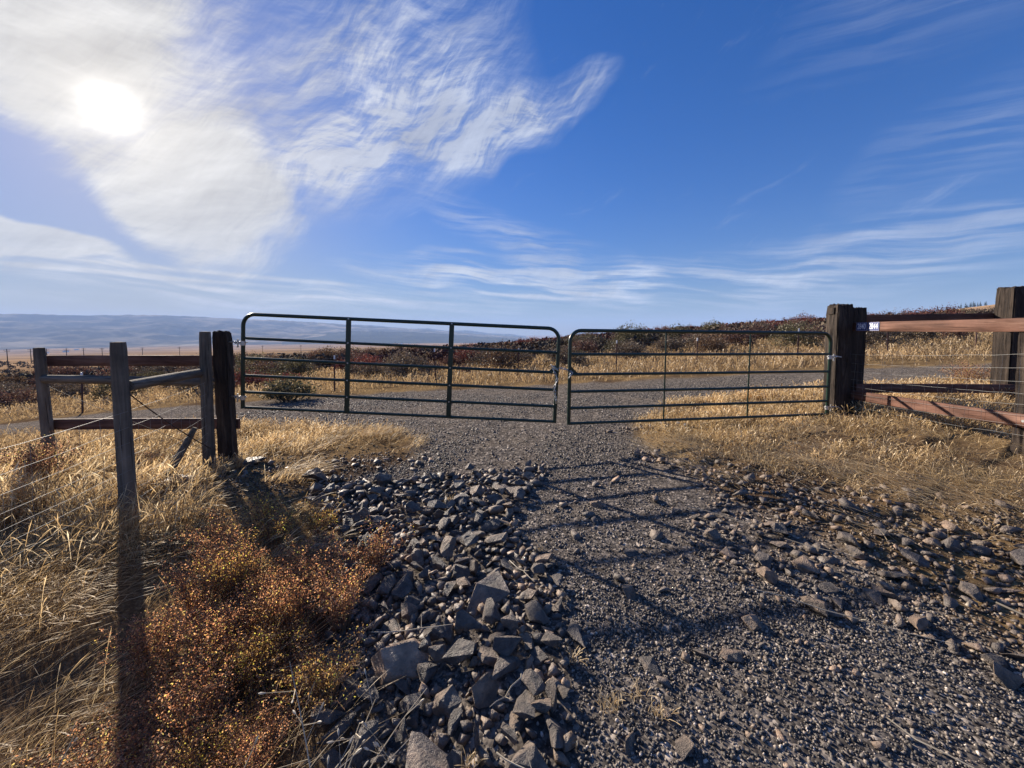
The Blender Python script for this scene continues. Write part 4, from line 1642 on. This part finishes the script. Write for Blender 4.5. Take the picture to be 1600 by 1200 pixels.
def scrub(N, r0, r1, pw, K, leaf, seed):
    r_ = r0 + rng.uniform(0, 1, N) ** pw * (r1 - r0)
    a_ = np.radians(rng.uniform(-62, 62, N))
    x, y = r_ * np.sin(a_), r_ * np.cos(a_)
    ok = (y > 29) & (fbm(x / 40, y / 40, 66, 3) > .30)
    x, y = x[ok], y[ok]
    n = len(x)
    d = np.hypot(x, y)
    sr = (.8 + .7 * rng.uniform(size=n)) * (1 + d / 600)
    u = rng.normal(size=(n, K, 3))
    u /= np.linalg.norm(u, axis=2)[:, :, None]
    u *= rng.uniform(.5, 1.0, (n, K, 1))
    u[:, :, 2] = np.abs(u[:, :, 2]) * .85
    C = (np.stack([x, y, ground_h(x, y)], 1)[:, None, :] + u * sr[:, None, None]).reshape(-1, 3)
    v, f, t = quad_leaves(C, 1.0, .75, .3, seed)
    v = (v.reshape(-1, 4, 3) - C.reshape(-1, 1, 3)) * np.repeat(sr * leaf, K)[:, None, None] + C.reshape(-1, 1, 3)
    azd = np.degrees(np.arctan2(x, y))
    red = sstep(.48, .60, fbm(x / 30 + 3, y / 30, 88, 2) + .17 * (azd > -16) * sstep(38, 55, d) - .3 * (azd < -20))
    return v.reshape(-1, 3), f, t, np.repeat(np.repeat(red, K), 4)


SA_ = scrub(1900, 27, 85, 1.1, 80, .22, 5)
SB_ = scrub(4000, 75, 720, 1.7, 26, .46, 6)
v, f, t, redm = np.concatenate([SA_[0], SB_[0]]), np.concatenate([SA_[1], SB_[1] + len(SA_[0])]), np.concatenate([SA_[2], SB_[2]]), np.concatenate([SA_[3], SB_[3]])
M_SCRUB, NN = new_mat("far_scrub_leaf")
cc = NN.ramp(attr(NN, 'tint'), [(0, (.045, .036, .030)), (.6, (.11, .085, .062)), (1, (.17, .135, .095))])
cr_ = NN.ramp(attr(NN, 'tint'), [(0, (.045, .014, .014)), (1, (.15, .038, .036))])
cc = NN.mix(attr(NN, 'red'), cc, cr_)
finish(NN, cc, .9, None, spec=.1)
o = link("scrub", np_mesh("scrub", v, f, M_SCRUB, {'tint': t, 'red': redm}))
tag(o, "far hillside scrub in brown and crimson rising to the right", "scrub", None, "stuff")

# ------------------------------------------------------------------ weeds on the left bank
M_STEM = mat_leafy("weed_stem", [(0, (.20, .10, .055)), (1, (.44, .27, .15))], .35)
M_WLEAF = mat_leafy("weed_leaf", [(0, (.17, .075, .036)), (.4, (.32, .155, .075)), (.78, (.46, .27, .14)), (.88, (.50, .38, .09)), (.94, (.38, .31, .10)), (1, (.25, .25, .08))], .62, use_obj_color=True)
M_SEED = mat_leafy("weed_seed_head", [(0, (.05, .026, .017)), (.6, (.13, .065, .036)), (1, (.30, .17, .095))], .15)


def weed_meshes(seed, H, spread, nst):
    rr = random.Random(seed)
    st, lv, sdh = MB(), [], []
    for k in range(nst):
        a = rr.uniform(0, 6.283)
        r = spread * math.sqrt(rr.random())
        d = Vector((math.cos(a) * r * .9 + rr.gauss(0, .06), math.sin(a) * r * .9 + rr.gauss(0, .06), H * rr.uniform(.65, 1.05)))
        p0 = Vector((math.cos(a) * .25 * r, math.sin(a) * .25 * r, -.03))
        pts = bez(p0, p0 + d, (-d.x * .12, -d.y * .12, .05), 4)
        st.tube(pts, [.0032, .0028, .0024, .0018, .0012], 3, False)
        for q in range(10):
            t = rr.uniform(.3, 1.0)
            i_ = min(int(t * 4), 3)
            b = pts[i_].lerp(pts[i_ + 1], t * 4 - i_)
            e = b + Vector((rr.gauss(0, .045), rr.gauss(0, .045), rr.uniform(.0, .075)))
            st.tube([b, (b + e) / 2 + Vector((0, 0, .006)), e], [.0014, .0012, .0009], 3, False)
            if rr.random() < .62 or t > .9:
                sdh.append(e)
            for w in range(5):
                lv.append(b.lerp(e, rr.random()) + Vector((rr.gauss(0, .016), rr.gauss(0, .016), rr.gauss(0, .012))))
    sm = st.mesh("stems", M_STEM, False)
    at = sm.attributes.new('tint', 'FLOAT', 'POINT')
    at.data.foreach_set("value", rng.uniform(0, 1, len(sm.vertices)).astype(np.float32))
    v, f, t = quad_leaves(np.array([tuple(p) for p in lv]), .0135, .5, .4, seed)
    lm = np_mesh("leaves", v, f, M_WLEAF, {'tint': t})
    # seed heads: little faceted burrs
    C = np.array([tuple(p) for p in sdh])
    n = len(C)
    O = np.array([(1, 0, 0), (0, 1, 0), (-1, 0, 0), (0, -1, 0), (0, 0, 1.1), (0, 0, -.9)])
    OF = np.array([(0, 1, 4), (1, 2, 4), (2, 3, 4), (3, 0, 4), (1, 0, 5), (2, 1, 5), (3, 2, 5), (0, 3, 5)])
    s = rng.uniform(.0045, .009, n)
    V = C[:, None, :] + O[None] * s[:, None, None] * (1 + rng.uniform(-.3, .3, (n, 6, 1)))
    F = (OF[None] + (np.arange(n) * 6)[:, None, None]).reshape(-1, 3)
    hm = np_mesh("seed_heads", V.reshape(-1, 3), F, M_SEED, {'tint': np.repeat(rng.uniform(0, 1, n), 6)})
    return sm, lm, hm


WM = [weed_meshes(700 + k, h, s, n) for k, (h, s, n) in enumerate([(.52, .26, 46), (.42, .30, 44), (.60, .22, 42), (.34, .24, 36)])]


def weed(x, y, k, s, colr, label, group=None):
    root = empty("weed", (x, y, gz1(x, y)), (0, 0, random.uniform(0, 6.28)))
    root.scale = (s * random.uniform(.9, 1.15),) * 2 + (s,)
    link("stems", WM[k][0], root)["kind"] = "stuff"
    l = link("leaves", WM[k][1], root)
    l.color = (*colr, 1)
    l["kind"] = "stuff"
    link("seed_heads", WM[k][2], root)["kind"] = "stuff"
    tag(root, label, "weed", group)


OR_, YE, BR, GN = (2.35, 2.2, 2.1), (2.1, 2.4, 1.4), (1.9, 2.0, 2.2), (1.8, 2.1, 1.4)
WG = "orange-brown weeds between grass and rubble"
WL = "rust-brown seeding weed in the thicket between pale grass and rubble"
spots = [(-1.35, 1.85), (-1.55, 2.05), (-1.28, 2.15), (-1.75, 2.2), (-1.5, 2.35), (-1.2, 1.65), (-1.4, 1.6), (-1.65, 1.75), (-1.9, 1.95), (-1.12, 1.88), (-1.2, 1.42), (-1.5, 1.4), (-1.02, 1.40), (-1.7, 1.5), (-1.85, 2.5),
         (-1.65, 2.6), (-2.05, 2.6), (-1.42, 2.62), (-1.95, 2.3), (-1.2, 1.2), (-.98, 1.2), (-1.45, 1.15), (-1.22, 2.42), (-1.7, 1.28), (-1.45, 2.15), (-1.3, 1.98), (-1.6, 1.92), (-1.98, 2.08), (-1.3, 1.3), (-1.1, 1.55), (-1.78, 2.38), (-1.6, 2.45)]


def weed_words(q, x, y, c):
    tone = "yellow-flecked" if c is YE else ("green-flecked" if c is GN else ("dull brown" if c is BR else "rust-brown"))
    side = "on the rubble side" if x > -1.4 else "on the grass side"
    dep = "front" if y < 1.55 else ("middle" if y < 2.1 else "back")
    w = "of the weed thicket's " + dep + ", " + side
    return tone + " seeding weed " + w, tone + " weeds " + w


for q, (x, y) in enumerate(spots):
    c = OR_ if q % 5 else (YE if q % 2 == 0 else GN)
    if y < 1.35:
        c = BR
    weed(x, y, q % 4, random.uniform(.60, .78) * (.72 if x > -1.25 else 1.0), c, *weed_words(q, x, y, c))
for (x, y, k, s, c, lb) in [
    (-1.95, 3.05, 1, .8, YE, "yellow-leaved weed on the bank just above the rust-brown thicket"),
    (-2.15, 3.25, 0, .6, YE, "yellowing weed behind the thicket, towards the left gate post"),
    (-1.62, 3.15, 3, .8, YE, "low yellow weed where the thicket meets the top of the rubble"),
    (-2.35, 2.95, 1, .7, OR_, "rust and yellow weed at the thicket's edge nearest the fence"),
    (-.98, 2.62, 3, .9, OR_, "small rusty weed leaning out over the rubble"),
    (-.90, 1.72, 3, .8, GN, "green-flecked weed hanging over the rubble beside the biggest boulder"),
    (-1.0, 2.15, 2, .7, OR_, "tall rusty weed sticking out of the rubble's left edge"),
]:
    weed(x, y, k, s, c, lb)

# pale dried weed with woolly buds in the front
M_PALE = mat_leafy("bleached_stem", [(0, (.34, .28, .19)), (1, (.62, .55, .42))], .25)
M_BUD = mat_leafy("bleached_bud", [(0, (.42, .36, .26)), (1, (.74, .68, .56))], .3)


def tint_mesh(me):
    at = me.attributes.new('tint', 'FLOAT', 'POINT')
    at.data.foreach_set("value", rng.uniform(0, 1, len(me.vertices)).astype(np.float32))
    return me


def pale_weed(x, y, s, seed, label, group=None, nst=9):
    rr = random.Random(seed)
    root = empty("weed", (x, y, gz1(x, y)))
    m, bds = MB(), MB()
    for k in range(nst):
        a = rr.uniform(0, 6.28)
        d = Vector((math.cos(a) * rr.uniform(.1, .5), math.sin(a) * rr.uniform(.1, .4), rr.uniform(.3, .62))) * s
        pts = bez((0, 0, -.02), d, (-d.x * .15, -d.y * .15, .02), 5)
        m.tube(pts, [.0035, .0032, .0028, .0024, .002, .0014], 4, False)
        for q in range(7):
            t = rr.uniform(.35, 1)
            i_ = min(int(t * 5), 4)
            b = pts[i_].lerp(pts[i_ + 1], t * 5 - i_)
            e = b + Vector((rr.gauss(0, .05), rr.gauss(0, .05), rr.uniform(.0, .07))) * s
            m.tube([b, (b + e) / 2, e], [.0017, .0014, .001], 3, False)
            dd = (e - b).normalized()
            bds.tube([e - dd * .004, e + dd * .004, e + dd * .012, e + dd * .02], [.0014, .0036, .004, .001], 6)
    link("stems", tint_mesh(m.mesh("stems", M_PALE, False)), root)
    link("buds", tint_mesh(bds.mesh("buds", M_BUD, True)), root)["kind"] = "stuff"
    tag(root, label, "weed", group)


pale_weed(-.62, 1.16, 1.0, 1, "bleached dry weed with pale woolly buds leaning over the rubble in front", None, 10)
pale_weed(-.95, 1.02, .8, 2, "second bleached weed, shorter, in front of the rust-brown thicket", None, 9)
pale_weed(-1.55, 1.05, .7, 3, "bleached bud weed among the flattened grass at the near edge", None, 8)

# dark hollow brush at the left edge and under the fence
M_DARKB = (.3, .28, .28)
weed(-5.2, 4.2, 0, 1.1, BR, "brown brushy weed below the far left red planks")
weed(-5.7, 4.4, 1, 1.1, BR, "wide brown weed at the foot of the leftmost grey post")
weed(-4.6, 4.7, 1, .8, BR, "brown weed under the lower red plank near the leaning stick")

# russet weeds beyond the right fence
weed(12.5, 8.2, 1, 1.6, OR_, "russet weed at the roadside seen through the right wire mesh")
weed(11.2, 7.7, 0, 1.5, OR_, "second russet weed at the roadside, nearer the red rail's far end")
weed(9.2, 7.7, 1, 1.2, BR, "brown roadside weed between tie post and russet weeds")

# ------------------------------------------------------------------ sticks and litter
st = MB()
st.tube([(-3.93, 4.25, -.15), (-3.86, 4.32, .1), (-3.80, 4.42, .30), (-3.74, 4.48, .47)], [.045, .04, .036, .026], 8)
tag(st.build("leaning_stick", M_POLE), "short grey broken stick leaning beside the wire between the left posts", "stick")
TW = [((1.35, 2.10), (2.05, 1.70), "long pale twig on the gravel in front of the right-hand rubble"), ((1.5, 1.45), (1.75, 1.18), "thin straw stalk on the gravel at the lower right"),
      ((2.55, 1.95), (2.72, 1.68), "thick bleached twig across the right-hand rubble"), ((-.05, 1.32), (.14, 1.22), "broken pale stalk over the lower rubble"),
      ((.06, 1.62), (-.10, 1.50), "dry straw stalk between slabs of the lower rubble"), ((-.75, 1.95), (-.30, 1.93), "thin brown twig reaching over the rubble from the weeds"),
      ((1.9, 2.6), (2.2, 2.35), "pale straw on the right-hand rubble near the drive"), ((1.55, 3.3), (1.95, 2.95), "pale straw at the drive's right edge"),
      ((-.02, 2.45), (.12, 2.2), "dead stalk at the top of the rubble by the gravel")]
for q, (a, b, lb) in enumerate(TW):
    m = MB()
    pts = []
    for k in range(6):
        t = k / 5
        x, y = a[0] + (b[0] - a[0]) * t, a[1] + (b[1] - a[1]) * t
        pts.append((x + random.gauss(0, .008), y + random.gauss(0, .008), gz1(x, y) + .02 + (.09 if lb.find('rubble') > 0 else 0) + random.uniform(0, .012)))
    r0 = .0065 if 'thick' in lb else .0032
    m.tube(pts, [r0, r0 * .95, r0 * .9, r0 * .8, r0 * .7, r0 * .4], 5)
    p0, p1 = Vector(pts[3]), Vector(pts[4])
    m.tube([p0, p0 + Vector((random.gauss(0, .03), random.gauss(0, .03), .02))], [r0 * .6, r0 * .3], 4)
    tag(link("twig", tint_mesh(m.mesh("twig", M_PALE, True))), lb, "twig")

TU = [((.40, 1.50), "pale tuft of dry grass on the open gravel, nearest the rubble"), ((.62, 1.52), "pale tuft of dry grass out on the open gravel"), ((.44, 1.57), "thin yellow tuft behind the two pale tufts on the gravel"),
      ((.55, 1.60), "tiny straw tuft between the pale tufts on the gravel"), ((-.60, 3.55), "russet dry tuft growing out of the upper rubble"), ((.20, 2.65), "dry tuft where upper rubble meets gravel"), ((-.16, 1.33), "dry reddish tuft in the lower rubble"), ((.30, 1.78), "rust-coloured tuft beside the flat stones")]
for (c, lb) in TU:
    n = 26
    x = c[0] + rng.normal(0, .018, n)
    y = c[1] + rng.normal(0, .014, n)
    v, f, t = blades(x, y, rng.uniform(.03, .085, n), rng.normal(0, .9, n), rng.normal(0, .9, n), np.full(n, .0030), np.full(n, 1.4), tint=rng.uniform(.3, 1, n), z=ground_h(x, y) + (.05 if 'rubble' in lb else 0))
    tag(link("grass_tuft", np_mesh("grass_tuft", v, f, M_GRASS, {'tint': t})), lb, "grass tuft")

# ------------------------------------------------------------------ valley: power poles, houses, pines
M_PW = mat_plain("utility_pole_wood", (.05, .042, .035), .9, 0, .2, .2, 1, 0)
pole = MB()
pole.tube([(0, 0, -2), (0, 0, 14)], [.35, .25], 6)
pole.box((0, 0, 13.0), (4.2, .25, .3))
pole.box((0, 0, 11.6), (3.4, .25, .3))
pole_me = pole.mesh("pole", M_PW)


def at_px(px, py, r):
    a, s = px_slope(px, py)
    return r * math.sin(R(a)), r * math.cos(R(a)), EYE + s * r


for q, px_ in enumerate([10, 47, 72, 103, 130, 159, 222, 280, 410, 470]):
    x, y, _ = at_px(px_, 540, 560 + 28 * q)
    z = gz1(x, y)
    o = link("utility_pole", pole_me)
    zt = EYE + px_slope(px_, 531 + (q % 3))[1] * math.hypot(x, y)
    o.location = (x, y, z)
    o.scale = (1, 1, 1)
    o.rotation_euler = (0, 0, R(30))
    tag(o, "distant power pole on the valley floor seen over the left fence", "utility pole", "power poles in the valley")

house_w, house_r = MB(), MB()
house_w.box((0, 0, 3), (24, 14, 6))
house_r.add([(-13, -8, 6), (13, -8, 6), (13, 8, 6), (-13, 8, 6), (-13, 0, 10), (13, 0, 10)], [(0, 1, 5, 4), (2, 3, 4, 5), (0, 4, 3), (1, 2, 5)])
hw, hr = house_w.mesh("wall", M_WHITE), house_r.mesh("roof", M_STEEL)
for q, (px_, py_) in enumerate([(70, 533), (102, 533), (178, 529), (173, 534), (190, 534), (120, 549), (627, 526), (640, 527)]):
    a, s = px_slope(px_, py_)
    r_ = 5200 + 350 * q
    x, y = r_ * math.sin(R(a)), r_ * math.cos(R(a))
    root = empty("farm_building", (x, y, gz1(x, y)), (0, 0, q * .7))
    root.scale = (1.6, 1.6, 1.6)
    link("wall", hw, root)
    link("roof", hr, root)
    tag(root, "tiny white farm building shining far out on the valley floor", "building", "farm buildings in the valley")

M_PINE = mat_plain("pine_needles", (.018, .030, .016), .9, 0, .1, .3, 1, 0)


def pine_meshes(seed):
    rr = random.Random(seed)
    t, c = MB(), MB()
    t.tube([(0, 0, -1), (0, 0, 11)], [.28, .06], 6)
    for k in range(90):
        z = rr.uniform(1.6, 12)
        r = (12.4 - z) * .24 * rr.uniform(.6, 1.1)
        a = rr.uniform(0, 6.28)
        p = Vector((math.cos(a) * r * .2, math.sin(a) * r * .2, z))
        e = Vector((math.cos(a) * r, math.sin(a) * r, z - .25 * r))
        s = Vector((-math.sin(a), math.cos(a), 0)) * r * .32
        mid = (p + e) / 2
        c.add([p, mid + s, e, mid - s, mid + Vector((0, 0, .3))], [(0, 1, 4), (1, 2, 4), (2, 3, 4), (3, 0, 4)])
    return t.mesh("trunk", M_PW), c.mesh("crown", M_PINE)


PM = [pine_meshes(1), pine_meshes(2), pine_meshes(3)]
for q in range(90):
    a = random.uniform(46.5, 58)
    r_ = random.uniform(900, 1150)
    x, y = r_ * math.sin(R(a)), r_ * math.cos(R(a))
    root = empty("pine_tree", (x, y, gz1(x, y)))
    s = random.uniform(.5, .95)
    root.scale = (s * 1.3, s * 1.3, s)
    link("trunk", PM[q % 3][0], root)
    link("crown", PM[q % 3][1], root)
    tag(root, "small dark pine on the skyline of the far right hill", "tree", "pines on the far hill")

# ------------------------------------------------------------------ haze: one closed box of even, pale air
hz = MB()
HB = 29000
hz.box((0, 0, (900 - 330) / 2), (2 * HB, 2 * HB, 900 + 330))
m, NH = new_mat("haze_air")
vol = NH.n('ShaderNodeVolumePrincipled')
vol.inputs['Color'].default_value = (.40, .60, 1.0, 1)
vol.inputs['Density'].default_value = 0.000048
vol.inputs['Anisotropy'].default_value = 0.0
vol.inputs['Density Attribute'].default_value = ""
NH.n('ShaderNodeOutputMaterial', ins={1: vol.outputs[0]})
o = hz.build("haze", m, None, False)
tag(o, "thin blue haze hanging in the valley air", "haze", None, "stuff")
